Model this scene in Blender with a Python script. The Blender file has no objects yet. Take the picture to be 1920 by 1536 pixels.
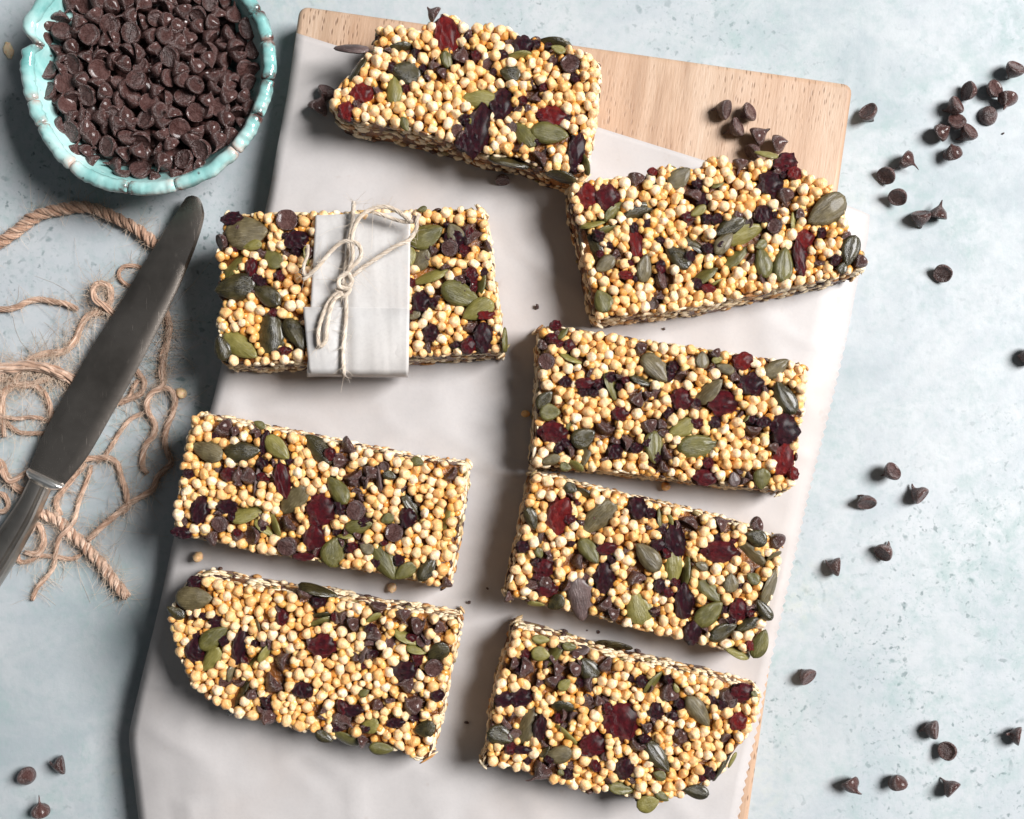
import bpy, bmesh, math, random
import numpy as np
from mathutils import Vector, Matrix, Euler, noise as mnoise
R = math.radians
random.seed(7); rng = np.random.default_rng(7)
S = bpy.context.scene
COL = S.collection

# ------------------------------------------------------------------ camera, light, exposure
CAMH, FPX, CX, CY = 0.42, 2100.0, 950.0, 880.0      # camera height (m), focal length in photo pixels, foot point of the camera
cam_d = bpy.data.cameras.new('camera'); cam = bpy.data.objects.new('camera', cam_d); COL.objects.link(cam)
cam.location = (0, 0, CAMH); cam.rotation_euler = (0, 0, 0)
cam_d.sensor_width = 36; cam_d.sensor_fit = 'HORIZONTAL'; cam_d.lens = 36 * FPX / 1920
cam_d.shift_x = (960 - CX) / 1920; cam_d.shift_y = (CY - 768) / 1920
cam_d.clip_start = 0.01; cam_d.clip_end = 20
S.camera = cam
wd = bpy.data.worlds.new('World'); S.world = wd; wd.use_nodes = True
bg = wd.node_tree.nodes['Background']; bg.inputs[0].default_value = (0.90, 0.96, 1.0, 1); bg.inputs[1].default_value = 0.08
ld = bpy.data.lights.new('window_light', 'AREA'); ld.shape = 'RECTANGLE'; ld.size = 0.80; ld.size_y = 0.90
ld.energy = 89; ld.color = (1.0, 0.985, 0.97)
lo = bpy.data.objects.new('window_light', ld); COL.objects.link(lo)
lo.location = (1.32, 0.42, 1.52)
lo.rotation_euler = (Vector((0.0, 0.0, 0.0)) - lo.location).to_track_quat('-Z', 'Y').to_euler()
S.view_settings.view_transform = 'Standard'; S.view_settings.look = 'None'
S.view_settings.exposure = 0.0; S.view_settings.gamma = 1.0

# ------------------------------------------------------------------ helpers
def W(px, py, z=0.0):
    s = (CAMH - z) / FPX
    return Vector(((px - CX) * s, (CY - py) * s, z))
def MM(px, z=0.0): return px * (CAMH - z) / FPX
def tag(o, label=None, cat=None, group=None, kind=None):
    if label: o['label'] = label
    if cat: o['category'] = cat
    if group: o['group'] = group
    if kind: o['kind'] = kind
    return o
def empty(name, loc):
    o = bpy.data.objects.new(name, None); o.empty_display_size = 0.005
    o.location = loc; COL.objects.link(o); return o
def link(name, me, parent=None, mat=None, loc=None, rot=None, scale=None):
    o = bpy.data.objects.new(name, me); COL.objects.link(o)
    if mat is not None:
        if not me.materials: me.materials.append(mat)
        elif me.materials[0] is not mat:
            o.material_slots[0].link = 'OBJECT'; o.material_slots[0].material = mat
    if parent is not None: o.parent = parent
    if loc is not None: o.location = loc
    if rot is not None: o.rotation_euler = rot
    if scale is not None: o.scale = scale
    return o
def mesh(name, v, f, smooth=True):
    me = bpy.data.meshes.new(name); me.from_pydata([tuple(map(float, p)) for p in v], [], [tuple(map(int, q)) for q in f]); me.update()
    if smooth: me.polygons.foreach_set('use_smooth', [True] * len(me.polygons))
    return me
class MB:
    def __init__(s): s.v = []; s.f = []; s.n = 0
    def add(s, v, f):
        s.v.append(np.asarray(v, float)); s.f += [tuple(i + s.n for i in q) for q in f]; s.n += len(v)
    def build(s, name, mat, parent=None, smooth=True, origin=None):
        v = np.concatenate(s.v)
        if origin is not None: v = v - np.array(origin)
        me = mesh(name, v, s.f, smooth)
        return link(name, me, parent, mat)
def smooth_path(pts, step=0.0012):
    P = np.array(pts, float); n = len(P)
    Q = np.vstack([2 * P[0] - P[1], P, 2 * P[-1] - P[-2]]); out = []
    for i in range(n - 1):
        a, b, c, d = Q[i], Q[i + 1], Q[i + 2], Q[i + 3]
        k = max(2, int(np.linalg.norm(c - b) / step))
        for t in np.linspace(0, 1, k, endpoint=False):
            out.append(0.5 * (2 * b + (c - a) * t + (2 * a - 5 * b + 4 * c - d) * t * t + (3 * b - a - 3 * c + d) * t ** 3))
    out.append(P[-1]); return np.array(out)
def tube(mb, P, rad, sides=5, caps=True):
    P = np.asarray(P, float); n = len(P)
    rad = np.full(n, rad) if np.isscalar(rad) else np.asarray(rad)
    T = np.gradient(P, axis=0); T /= np.linalg.norm(T, axis=1)[:, None] + 1e-12
    up = np.tile([0, 0, 1.0], (n, 1)); bad = np.abs(T[:, 2]) > .95; up[bad] = (0, 1, 0)
    A = np.cross(up, T); A /= np.linalg.norm(A, axis=1)[:, None] + 1e-12
    B = np.cross(T, A); v = []
    for k in range(sides):
        a = 2 * math.pi * k / sides
        v.append(P + rad[:, None] * (math.cos(a) * A + math.sin(a) * B))
    v = np.stack(v, 1).reshape(-1, 3); f = []
    for i in range(n - 1):
        for k in range(sides):
            k2 = (k + 1) % sides
            f.append((i * sides + k, i * sides + k2, (i + 1) * sides + k2, (i + 1) * sides + k))
    if caps: f.append(tuple(range(sides))[::-1]); f.append(tuple((n - 1) * sides + k for k in range(sides)))
    mb.add(v, f)
def inside(poly, pts):
    poly = np.asarray(poly); pts = np.asarray(pts); x, y = pts[:, 0], pts[:, 1]; r = np.zeros(len(pts), bool)
    j = len(poly) - 1
    for i in range(len(poly)):
        xi, yi = poly[i]; xj, yj = poly[j]
        c = ((yi > y) != (yj > y)) & (x < (xj - xi) * (y - yi) / (yj - yi + 1e-12) + xi); r ^= c; j = i
    return r
def edge_dist(poly, pts):
    poly = np.asarray(poly, float); pts = np.asarray(pts, float); d = np.full(len(pts), 1e9)
    for i in range(len(poly)):
        a = poly[i]; b = poly[(i + 1) % len(poly)]; ab = b - a
        t = np.clip(((pts - a) @ ab) / (ab @ ab + 1e-12), 0, 1)
        d = np.minimum(d, np.linalg.norm(pts - (a + t[:, None] * ab), axis=1))
    return d

# ------------------------------------------------------------------ materials
class NT:
    def __init__(s, name):
        s.m = bpy.data.materials.new(name); s.m.use_nodes = True; s.t = s.m.node_tree; s.N = s.t.nodes
        s.b = s.N['Principled BSDF']
    def n(s, typ, **kw):
        x = s.N.new(typ)
        for k, v in kw.items(): setattr(x, k, v)
        return x
    def L(s, a, b): s.t.links.new(a, b)
    def coord(s, which='Object', scale=(1, 1, 1), rot=(0, 0, 0)):
        c = s.n('ShaderNodeTexCoord'); m = s.n('ShaderNodeMapping'); m.inputs['Scale'].default_value = scale
        m.inputs['Rotation'].default_value = rot
        s.L(c.outputs[which], m.inputs['Vector']); return m.outputs[0]
    def noise(s, vec, scale, detail=4, rough=.55, dist=0):
        x = s.n('ShaderNodeTexNoise'); x.inputs['Scale'].default_value = scale; x.inputs['Detail'].default_value = detail
        x.inputs['Roughness'].default_value = rough; x.inputs['Distortion'].default_value = dist
        if vec is not None: s.L(vec, x.inputs['Vector'])
        return x.outputs['Fac']
    def vor(s, vec, scale, feature='F1', rnd=1):
        x = s.n('ShaderNodeTexVoronoi', feature=feature); x.inputs['Scale'].default_value = scale; x.inputs['Randomness'].default_value = rnd
        s.L(vec, x.inputs['Vector']); return x
    def ramp(s, fac, stops, interp='LINEAR'):
        x = s.n('ShaderNodeValToRGB'); e = x.color_ramp.elements; x.color_ramp.interpolation = interp
        while len(e) < len(stops): e.new(.5)
        for i, (p, c) in enumerate(stops):
            e[i].position = p; e[i].color = (c, c, c, 1) if isinstance(c, (int, float)) else (*c, 1)
        s.L(fac, x.inputs['Fac']); return x.outputs['Color']
    def mix(s, fac, a, b, mode='MIX'):
        x = s.n('ShaderNodeMix', data_type='RGBA', blend_type=mode)
        for i, v in ((0, fac), (6, a), (7, b)):
            if hasattr(v, 'links'): s.L(v, x.inputs[i])
            elif isinstance(v, (int, float)): x.inputs[i].default_value = v if i == 0 else (v, v, v, 1)
            else: x.inputs[i].default_value = (*v, 1)
        return x.outputs[2]
    def math(s, op, a, b=0.0):
        x = s.n('ShaderNodeMath', operation=op)
        for i, v in ((0, a), (1, b)):
            if hasattr(v, 'links'): s.L(v, x.inputs[i])
            else: x.inputs[i].default_value = v
        return x.outputs[0]
    def set(s, **kw):
        for k, v in kw.items():
            i = s.b.inputs[k.replace('_', ' ')]
            if hasattr(v, 'links'): s.L(v, i)
            else: i.default_value = (*v, 1) if isinstance(v, tuple) and len(v) == 3 and i.type == 'RGBA' else v
        return s
    def bump(s, h, strength=.3, dist=.001):
        x = s.n('ShaderNodeBump'); x.inputs['Strength'].default_value = strength; x.inputs['Distance'].default_value = dist
        s.L(h, x.inputs['Height']); s.L(x.outputs[0], s.b.inputs['Normal']); return s
    def rnd(s): return s.n('ShaderNodeObjectInfo').outputs['Random']
    def island(s): return s.n('ShaderNodeNewGeometry').outputs['Random Per Island']

def m_table():
    m = NT('painted plaster'); c = m.coord()
    big = m.noise(c, 9, 5, .6, .4); mid = m.noise(c, 34, 6, .65, .6); fine = m.noise(c, 260, 4, .6); f2 = m.noise(c, 120, 8, .74, .3)
    base = m.ramp(big, [(.30, (.295, .35, .375)), (.48, (.385, .425, .455)), (.66, (.45, .482, .512))])
    cloud = m.ramp(mid, [(.40, 0.), (.62, 1.)])
    base = m.mix(m.math('MULTIPLY', cloud, .55), base, (.485, .508, .525))
    patch = m.math('MULTIPLY', m.ramp(m.noise(c, 15, 6, .72, .5), [(.46, 0.), (.62, 1.)]), m.ramp(f2, [(.44, 0.), (.60, 1.)]))
    base = m.mix(m.math('MULTIPLY', patch, .55), base, (.26, .375, .365))
    p2 = m.math('MULTIPLY', m.ramp(m.noise(m.coord(rot=(0, 0, 1)), 11, 4, .6), [(.54, 0.), (.70, 1.)]), m.ramp(fine, [(.45, 0.), (.62, 1.)]))
    base = m.mix(m.math('MULTIPLY', p2, .5), base, (.47, .505, .42))
    lowm = m.noise(c, 7, 3, .55)
    keep = m.math('MULTIPLY', m.ramp(m.noise(c, 38, 4, .6), [(.40, 0.), (.54, 1.)]), m.ramp(lowm, [(.40, .22), (.56, 1.)]))
    leftish = m.ramp(m.noise(c, 4.5, 2, .5), [(.44, .25), (.56, 1.)])
    for sc1, lo1, hi1, st1, col1 in ((620, .59, .70, .42, (.15, .23, .23)), (380, .62, .70, .65, (.055, .10, .105)), (170, .655, .73, .6, (.07, .13, .135))):
        v = m.ramp(m.noise(m.coord(rot=(0, 0, sc1)), sc1, 2, .5, .3), [(lo1, 0.), (hi1, 1.)])
        base = m.mix(m.math('MULTIPLY', m.math('MULTIPLY', v, keep), m.math('MULTIPLY', leftish, st1)), base, col1)
    scr = m.ramp(m.noise(m.coord(scale=(60, 5, 1), rot=(0, 0, -1.05)), 6, 4, .7), [(.66, 0.), (.74, 1.)])
    base = m.mix(m.math('MULTIPLY', m.math('MULTIPLY', scr, keep), .35), base, (.25, .38, .38))
    base = m.mix(m.math('MULTIPLY', m.ramp(fine, [(.35, 1.), (.5, 0.)]), .34), base, (.30, .38, .39))
    m.set(Base_Color=base, Roughness=m.ramp(f2, [(.3, .50), (.7, .75)]))
    m.bump(m.mix(.45, fine, f2), .32, .0006); return m.m
def m_wood():
    m = NT('mango wood'); c = m.coord()
    lng = m.noise(m.coord(scale=(14, 1.5, 14)), 9, 5, .6, .8); med = m.noise(m.coord(scale=(6, 1.3, 6)), 5, 5, .6, .6)
    base = m.ramp(lng, [(.28, (.31, .19, .12)), (.48, (.48, .335, .235)), (.74, (.575, .43, .325))])
    base = m.mix(m.math('MULTIPLY', m.ramp(med, [(.40, 0.), (.65, 1.)]), .55), base, (.50, .30, .19))
    v = m.vor(m.coord(scale=(1050, 290, 1)), 1.0); pore = m.ramp(v.outputs['Distance'], [(.16, 1.), (.42, 0.)])
    keep = m.ramp(v.outputs['Color'], [(.38, 0.), (.5, 1.)]); area = m.ramp(m.noise(c, 13, 3), [(.40, .04), (.60, 1.)])
    pf = m.math('MULTIPLY', m.math('MULTIPLY', pore, keep), area)
    base = m.mix(m.math('MULTIPLY', pf, .85), base, (.13, .065, .035))
    f = m.noise(m.coord(scale=(1400, 150, 1)), 1, 4, .6)
    base = m.mix(m.math('MULTIPLY', m.ramp(f, [(.3, 1.), (.55, 0.)]), .3), base, (.36, .20, .11))
    m.set(Base_Color=base, Roughness=.55); m.bump(m.math('SUBTRACT', f, pf), .35, .0004); return m.m
def m_paper(name='baking paper', see=.06, tint=(.61, .583, .58)):
    m = NT(name); c = m.coord(); a = m.noise(c, 60, 5, .65); f = m.noise(c, 900, 3, .6); b = m.noise(c, 14, 4, .6)
    base = m.mix(m.math('MULTIPLY', m.ramp(a, [(.35, 1.), (.6, 0.)]), .28), tint, tuple(k * .80 for k in tint))
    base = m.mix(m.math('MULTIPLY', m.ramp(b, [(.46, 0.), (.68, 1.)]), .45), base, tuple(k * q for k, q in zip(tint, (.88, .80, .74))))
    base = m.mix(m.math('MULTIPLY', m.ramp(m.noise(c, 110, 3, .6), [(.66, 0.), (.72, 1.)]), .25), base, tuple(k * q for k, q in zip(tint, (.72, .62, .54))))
    base = m.mix(m.math('MULTIPLY', m.ramp(f, [(.3, 1.), (.55, 0.)]), .20), base, (.50, .48, .48))
    m.set(Base_Color=base, Roughness=.52); m.b.inputs['Specular IOR Level'].default_value = .35
    m.bump(m.mix(.6, f, a), .22, .0003)
    tr = m.n('ShaderNodeBsdfTranslucent'); m.L(base, tr.inputs[0]); tp = m.n('ShaderNodeBsdfTransparent')
    x = m.n('ShaderNodeMixShader'); x.inputs[0].default_value = .14; m.L(m.b.outputs[0], x.inputs[1]); m.L(tr.outputs[0], x.inputs[2])
    y = m.n('ShaderNodeMixShader'); y.inputs[0].default_value = see; m.L(x.outputs[0], y.inputs[1]); m.L(tp.outputs[0], y.inputs[2])
    m.L(y.outputs[0], m.N['Material Output'].inputs['Surface']); return m.m
def m_puff(name, isl, stops):
    m = NT(name); c = m.coord(); r = m.island() if isl else m.rnd()
    base = m.ramp(r, stops)
    base = m.mix(m.math('MULTIPLY', m.ramp(m.noise(c, 420 if isl else 1.6, 3, .6), [(.42, 0.), (.7, 1.)]), .55), base, (.66, .31, .07))
    m.set(Base_Color=base, Roughness=.38, Coat_Weight=.4 if isl else .25, Coat_Roughness=.16)
    m.b.inputs['Subsurface Weight'].default_value = .30; m.b.inputs['Subsurface Radius'].default_value = (1, .45, .16)
    m.b.inputs['Subsurface Scale'].default_value = .0011
    m.bump(m.noise(c, 1500 if isl else 5, 3, .6), .25, .0004 if isl else .15); return m.m
def m_seed(name, c1, c2, c3, rough):
    m = NT(name); r = m.rnd(); off = m.n('ShaderNodeVectorMath', operation='ADD'); m.L(m.coord(), off.inputs[0])
    cb = m.n('ShaderNodeCombineXYZ'); rr = m.math('MULTIPLY', r, 37.0); m.L(rr, cb.inputs[0]); m.L(rr, cb.inputs[1]); m.L(cb.outputs[0], off.inputs[1])
    mp = m.n('ShaderNodeMapping'); mp.inputs['Scale'].default_value = (2.2, 15, 6); m.L(off.outputs[0], mp.inputs[0])
    st = m.noise(mp.outputs[0], 2.2, 5, .65, .5); pt = m.noise(off.outputs[0], 3.0, 4, .6)
    base = m.mix(m.ramp(pt, [(.36, 0.), (.62, 1.)]), c1, c2)
    base = m.mix(m.math('MULTIPLY', m.ramp(st, [(.52, 0.), (.70, 1.)]), .55), base, c3)
    base = m.mix(m.math('MULTIPLY', m.ramp(st, [(.28, 1.), (.42, 0.)]), .45), base, tuple(k * .35 for k in c1))
    m.set(Base_Color=base, Roughness=rough, Coat_Weight=.45 if rough < .3 else .22, Coat_Roughness=.16); m.bump(st, .3, .02); return m.m
def m_berry(name, c1, c2, rough=.36):
    m = NT(name); c = m.coord(); a = m.noise(c, 2.2, 4, .6)
    base = m.mix(m.ramp(a, [(.38, 0.), (.64, 1.)]), c1, c2)
    m.set(Base_Color=base, Roughness=rough, Coat_Weight=.15, Coat_Roughness=.3)
    m.b.inputs['Subsurface Weight'].default_value = .25; m.b.inputs['Subsurface Radius'].default_value = (1, .12, .1); m.b.inputs['Subsurface Scale'].default_value = .001
    m.bump(m.noise(c, 4.2, 6, .75, 1.6), 1.0, .8); return m.m
def m_choc():
    m = NT('dark chocolate'); c = m.coord(); r = m.rnd()
    a = m.noise(c, 1.7, 5, .65); f = m.noise(c, 7, 4, .65)
    base = m.mix(r, (.056, .023, .020), (.095, .043, .038))
    base = m.mix(m.math('MULTIPLY', m.ramp(a, [(.45, 0.), (.66, 1.)]), .6), base, (.175, .098, .090))
    base = m.mix(m.math('MULTIPLY', m.ramp(f, [(.58, 0.), (.70, 1.)]), .35), base, (.24, .135, .11))
    m.set(Base_Color=base, Roughness=m.ramp(f, [(.3, .20), (.7, .38)])); m.b.inputs['Specular IOR Level'].default_value = .65
    m.set(Coat_Weight=.35, Coat_Roughness=.16); m.bump(m.mix(.5, a, f), .5, .12); return m.m
def m_syrup():
    m = NT('honey syrup'); c = m.coord(); a = m.noise(c, 140, 4, .6)
    m.set(Base_Color=m.ramp(a, [(.35, (.06, .020, .007)), (.55, (.20, .070, .016)), (.7, (.42, .17, .04))]), Roughness=.22)
    m.bump(m.noise(c, 420, 4, .6), .8, .0015); return m.m
def m_cut():
    m = NT('cut grain'); r = m.island()
    base = m.ramp(r, [(0, (.045, .018, .012)), (.10, (.07, .026, .016)), (.13, (.45, .20, .06)), (.22, (.66, .36, .13)), (.28, (.82, .62, .37)), (.86, (.91, .78, .57)), (.93, (.62, .42, .20)), (1., (.16, .13, .04))])
    m.set(Base_Color=base, Roughness=.45, Coat_Weight=.2, Coat_Roughness=.2); m.bump(m.noise(m.coord(), 1200, 4, .7), .6, .0008); return m.m
def m_jute(name, a, b, c):
    m = NT(name); k = m.coord(); r = m.island()
    base = m.ramp(r, [(0, a), (.5, b), (1, c)])
    base = m.mix(m.math('MULTIPLY', m.ramp(m.noise(k, 260, 4, .6), [(.42, 0.), (.62, 1.)]), .6), base, tuple(q * .62 for q in a))
    m.set(Base_Color=base, Roughness=.75); m.b.inputs['Sheen Weight'].default_value = .25; m.bump(m.noise(k, 2500, 3), .4, .0003); return m.m
def m_glaze():
    m = NT('turquoise glaze'); c = m.coord(); a = m.noise(c, 55, 5, .6, .4); f = m.noise(c, 240, 4, .7)
    base = m.ramp(a, [(.30, (.12, .355, .345)), (.5, (.30, .545, .53)), (.72, (.58, .74, .725))])
    sp = m.math('MULTIPLY', m.ramp(m.vor(c, 330).outputs['Distance'], [(.12, 1.), (.25, 0.)]), m.ramp(f, [(.54, 0.), (.62, 1.)]))
    base = m.mix(m.math('MULTIPLY', sp, .85), base, (.07, .035, .03))
    at = m.n('ShaderNodeAttribute', attribute_name='wear')
    wr = m.math('MULTIPLY', at.outputs['Fac'], m.ramp(f, [(.40, 0.), (.54, 1.)]))
    base = m.mix(m.math('MINIMUM', m.math('MULTIPLY', wr, 1.2), 1.0), base, m.ramp(a, [(.45, (.09, .035, .03)), (.6, (.62, .50, .44))]))
    m.set(Base_Color=base, Roughness=.14, Coat_Weight=.4, Coat_Roughness=.05); m.bump(a, .25, .0012); return m.m
def m_steel(name, col, rough, scr=.35):
    m = NT(name); c = m.coord(scale=(90, 2600, 90), rot=(0, 0, 0)); a = m.noise(c, 1, 3, .6); k = m.coord(); b = m.noise(k, 42, 4, .6)
    s1 = m.ramp(m.noise(m.coord(scale=(5000, 130, 1), rot=(0, 0, .9)), 1, 2, .5), [(.70, 0.), (.76, 1.)])
    m.set(Base_Color=m.mix(m.ramp(b, [(.35, 0.), (.65, 1.)]), col, tuple(q * .50 for q in col)), Metallic=1.0, Roughness=m.math('ADD', m.math('MULTIPLY', s1, scr), m.math('ADD', rough, m.math('MULTIPLY', b, .12))))
    m.bump(m.math('ADD', a, m.math('MULTIPLY', s1, 2.0)), .12, .0002); return m.m

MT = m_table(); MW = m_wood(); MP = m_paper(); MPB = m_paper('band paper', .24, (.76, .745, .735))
PUFF = m_puff('puffed grain', False, [(0, (.80, .42, .145)), (.25, (.89, .56, .26)), (.7, (.94, .68, .41)), (1, (.96, .78, .56))])
PUFFB = m_puff('syrup coated grain', False, [(0, (.64, .27, .045)), (.5, (.80, .44, .12)), (1, (.89, .62, .27))])
PUFFI = m_puff('syrupy grain', True, [(0, (.64, .27, .045)), (.5, (.80, .44, .12)), (1, (.89, .62, .27))])
SEED = {'g': m_seed('olive seed', (.066, .060, .012), (.130, .116, .028), (.24, .21, .085), .34),
        'd': m_seed('dark seed', (.017, .014, .006), (.050, .040, .013), (.11, .088, .038), .26),
        'b': m_seed('grey brown seed', (.066, .049, .020), (.135, .106, .048), (.27, .22, .125), .40),
        'p': m_seed('pale seed', (.145, .125, .024), (.23, .20, .050), (.35, .31, .13), .36),
        'u': m_seed('mauve brown seed', (.060, .038, .036), (.125, .080, .075), (.24, .17, .155), .40)}
BERRY = {'r': m_berry('red cranberry', (.20, .010, .014), (.42, .030, .028)), 'p': m_berry('purple cranberry', (.028, .006, .014), (.095, .012, .026)),
         'm': m_berry('dark red cranberry', (.080, .007, .014), (.24, .016, .026))}
CHOC = m_choc(); SYR = m_syrup(); CUT = m_cut()
JUTE = m_jute('jute', (.38, .215, .14), (.58, .375, .265), (.78, .585, .46)); FIB = m_jute('jute fibre', (.60, .42, .29), (.70, .54, .41), (.80, .67, .55))
CREAM = m_jute('cream twine', (.62, .50, .38), (.74, .63, .52), (.82, .74, .65)); GLZ = m_glaze()
STEEL = m_steel('worn steel', (.62, .545, .485), .22, .18); BRIGHT = m_steel('polished steel', (.95, .94, .92), .30, .1)

# ------------------------------------------------------------------ the surface, board and paper
g = 0.9
tt = link('tabletop', mesh('tabletop', [(-g, -g, 0), (g, -g, 0), (g, g, 0), (-g, g, 0)], [(0, 1, 2, 3)], False), None, MT)
tag(tt, 'pale blue grey painted table surface with teal blotches and dark specks', 'table', kind='structure')

BT = 0.0165                                     # height of the board's upper face
def board():
    tl, tr = W(560, 8, BT), W(1602, 157, BT); ux = (tr - tl).normalized(); uy = Vector((ux.y, -ux.x, 0))
    w = (tr - tl).length; h = 0.325; b = 0.0022
    bm = bmesh.new(); bmesh.ops.create_cube(bm, size=1)
    bmesh.ops.scale(bm, vec=(w, h, BT - .0006), verts=bm.verts)
    ver = [e for e in bm.edges if abs(e.verts[0].co.z - e.verts[1].co.z) > 1e-4]
    bmesh.ops.bevel(bm, geom=ver, offset=.0035, segments=4, affect='EDGES', profile=.5)
    hor = [e for e in bm.edges if len(e.link_faces) == 2 and abs(e.calc_face_angle()) > .9]
    bmesh.ops.bevel(bm, geom=hor, offset=b, segments=3, affect='EDGES', profile=.5)
    me = bpy.data.meshes.new('cutting_board'); bm.to_mesh(me); bm.free()
    for p in me.polygons: p.use_smooth = len(p.vertices) == 4 and p.area < .002
    o = link('cutting_board', me, None, MW); c = tl + ux * w / 2 + uy * h / 2
    o.location = (c.x, c.y, BT / 2 + .0003); o.rotation_euler = (0, 0, math.atan2(ux.y, ux.x))
    tag(o, 'light mango wood cutting board with rounded edges under the baking paper', 'cutting board'); return tl, ux, uy, w
B0, BUX, BUY, BW = board()
def paper():
    L = [(556, 62), (541, 160), (521, 270), (497, 395), (456, 540), (414, 690), (398, 755), (362, 880), (328, 1000), (300, 1130), (270, 1252), (248, 1345), (242, 1385), (249, 1450), (263, 1560), (272, 1620)]
    Rr = [(1637, 400), (1627, 450), (1608, 530), (1588, 630), (1556, 765), (1522, 900), (1490, 1040), (1462, 1165), (1438, 1270), (1420, 1360), (1402, 1440), (1378, 1560), (1364, 1620)]
    NR, NC = 150, 64
    def samp(P, n):
        Q = smooth_path([(a, b, 0) for a, b in P], 6)[:, :2]; s = np.r_[0, np.cumsum(np.linalg.norm(np.diff(Q, axis=0), axis=1))]
        t = np.linspace(0, s[-1], n); return np.c_[np.interp(t, s, Q[:, 0]), np.interp(t, s, Q[:, 1])]
    A, B = samp(L, NR), samp(Rr, NR); v = []
    for i in range(NR):
        for j in range(NC):
            t = j / (NC - 1); p = A[i] * (1 - t) + B[i] * t
            if j == NC - 1: p = p + np.array([3.2 if i % 2 else -1.5, 0]) * min(1, max(0, (i - 18) / 20))
            if j > NC - 5 and i < 6: p = p - np.array([(j - NC + 5) ** 2 * (6 - i) * .06, (j - NC + 5) ** 2 * (6 - i) * -.03])
            q = W(p[0], p[1], BT + .001); d = q - B0; x = d.dot(BUX); over = max(0, -x, x - BW)
            z = BT + .0007 + .0005 * (mnoise.noise(Vector((q.x * 22, q.y * 16, 3))) + .35) + .0008 * max(0, 1 - abs(mnoise.noise(Vector((q.x * 17 + q.y * 9, q.y * 20 - q.x * 7, 8))) * 2.2)) ** 5 + .0005 * max(0, 1 - abs(mnoise.noise(Vector((q.x * 31 - q.y * 20, q.y * 24 + q.x * 18, 2))) * 3)) ** 4
            z += .0014 * math.exp(-((p[1] - 884 - (p[0] - 960) * .10) / 9) ** 2) * math.exp(-((p[0] - 962) / 60) ** 2)
            z += .0011 * math.exp(-((p[1] - 1282 + (p[0] - 330) * .05) / 7) ** 2) * math.exp(-((p[0] - 320) / 60) ** 2)
            if over > 0:
                if x < 0: z -= min(.006, over * .10 + over * over * 6) - .0012 * math.sin(p[1] / 90)
                else: z -= over * .40 * min(1, over / .003)
            v.append((q.x * (CAMH - z) / (CAMH - BT - .001), q.y * (CAMH - z) / (CAMH - BT - .001), z))
    f = [(i * NC + j, (i + 1) * NC + j, (i + 1) * NC + j + 1, i * NC + j + 1) for i in range(NR - 1) for j in range(NC - 1)]
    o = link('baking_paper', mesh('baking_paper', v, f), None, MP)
    sm = o.modifiers.new('thick', 'SOLIDIFY'); sm.thickness = .00012; sm.offset = -1
    tag(o, 'sheet of pale greyish baking paper with serrated right edge on the board', 'baking paper')
paper()

# ------------------------------------------------------------------ grain, seed, berry and chip shapes
def ico(sub):
    bm = bmesh.new(); bmesh.ops.create_icosphere(bm, subdivisions=sub, radius=1)
    v = np.array([p.co[:] for p in bm.verts]); f = [tuple(q.index for q in p.verts) for p in bm.faces]; bm.free(); return v, f
IV2, IF2 = ico(3); IV3, IF3 = ico(3); IV1, IF1 = ico(2)
def puff_shape(k, V):
    r = random.Random(k); v = V.copy(); sc = np.array([1, r.uniform(.78, 1.05), r.uniform(.68, .98)])
    d = np.array([mnoise.noise(Vector(p) * 1.3 + Vector((k * 7.1, 0, 0))) for p in V]); v *= (1 + .20 * d)[:, None]
    for _ in range(r.choice([1, 2, 3])):
        n = np.array([r.gauss(0, 1), r.gauss(0, 1), r.gauss(0, 1)]); n /= np.linalg.norm(n); h = r.uniform(.72, .86); t = v @ n
        v -= np.outer(np.maximum(0, t - h) * .9, n)
    if k % 5 < 2:
        n = np.array([0, .2, 1.0]); n /= np.linalg.norm(n); ang = np.arccos(np.clip(V @ n, -1, 1))
        v -= np.outer(.24 * np.exp(-(ang / .27) ** 2) - .05 * np.exp(-((ang - .5) / .16) ** 2), n)
    return v * sc
PUFFS = [mesh('puffed_grain', puff_shape(k, IV2), IF2) for k in range(10)]
PUFF_LO = [puff_shape(k, IV1) for k in range(10)]
def seed_mesh(k):
    r = random.Random(100 + k); NU, NV = 18, 7; top, bot = [], []; bend = r.uniform(-.03, .03); blunt = r.uniform(.35, .5)
    for i in range(NU + 1):
        s = i / NU; x = s - .5
        w = .29 * (math.sin(math.pi * min(1, s ** .86)) ** .62) * (1 - .28 * (s - blunt)) if 0 < s < 1 else 0.0
        if s > .86: w = min(w, .29 * ((1 - s) / .14 * .55 + .04))
        for j in range(NV + 1):
            t = 2 * j / NV - 1; e = 1 - abs(t) ** 2.4; prof = (max(0, w) / .29) ** .5
            h = .088 * e * prof
            rim = .022 * math.exp(-((abs(t) - .90) / .10) ** 2) * prof
            wob = .012 * mnoise.noise(Vector((x * 5 + k * 3, t * 2, 0))) * e
            cx = bend * math.sin(math.pi * s)
            top.append((x, w * t + cx, h + rim + wob - .02 * math.exp(-(t / .16) ** 2) * prof * (k % 2))); bot.append((x, w * t + cx, -h * .75 + wob))
    n = len(top); f = []
    for i in range(NU):
        for j in range(NV):
            a = i * (NV + 1) + j; q = (a, a + NV + 1, a + NV + 2, a + 1); f.append(q); f.append(tuple(n + z for z in q[::-1]))
        for j in (0, NV):
            a = i * (NV + 1) + j; b = a + NV + 1; f.append((a, n + a, n + b, b) if j == 0 else (a, b, n + b, n + a))
    return mesh('pumpkin_seed', top + bot, f)
SEEDS = [seed_mesh(k) for k in range(5)]
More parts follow.
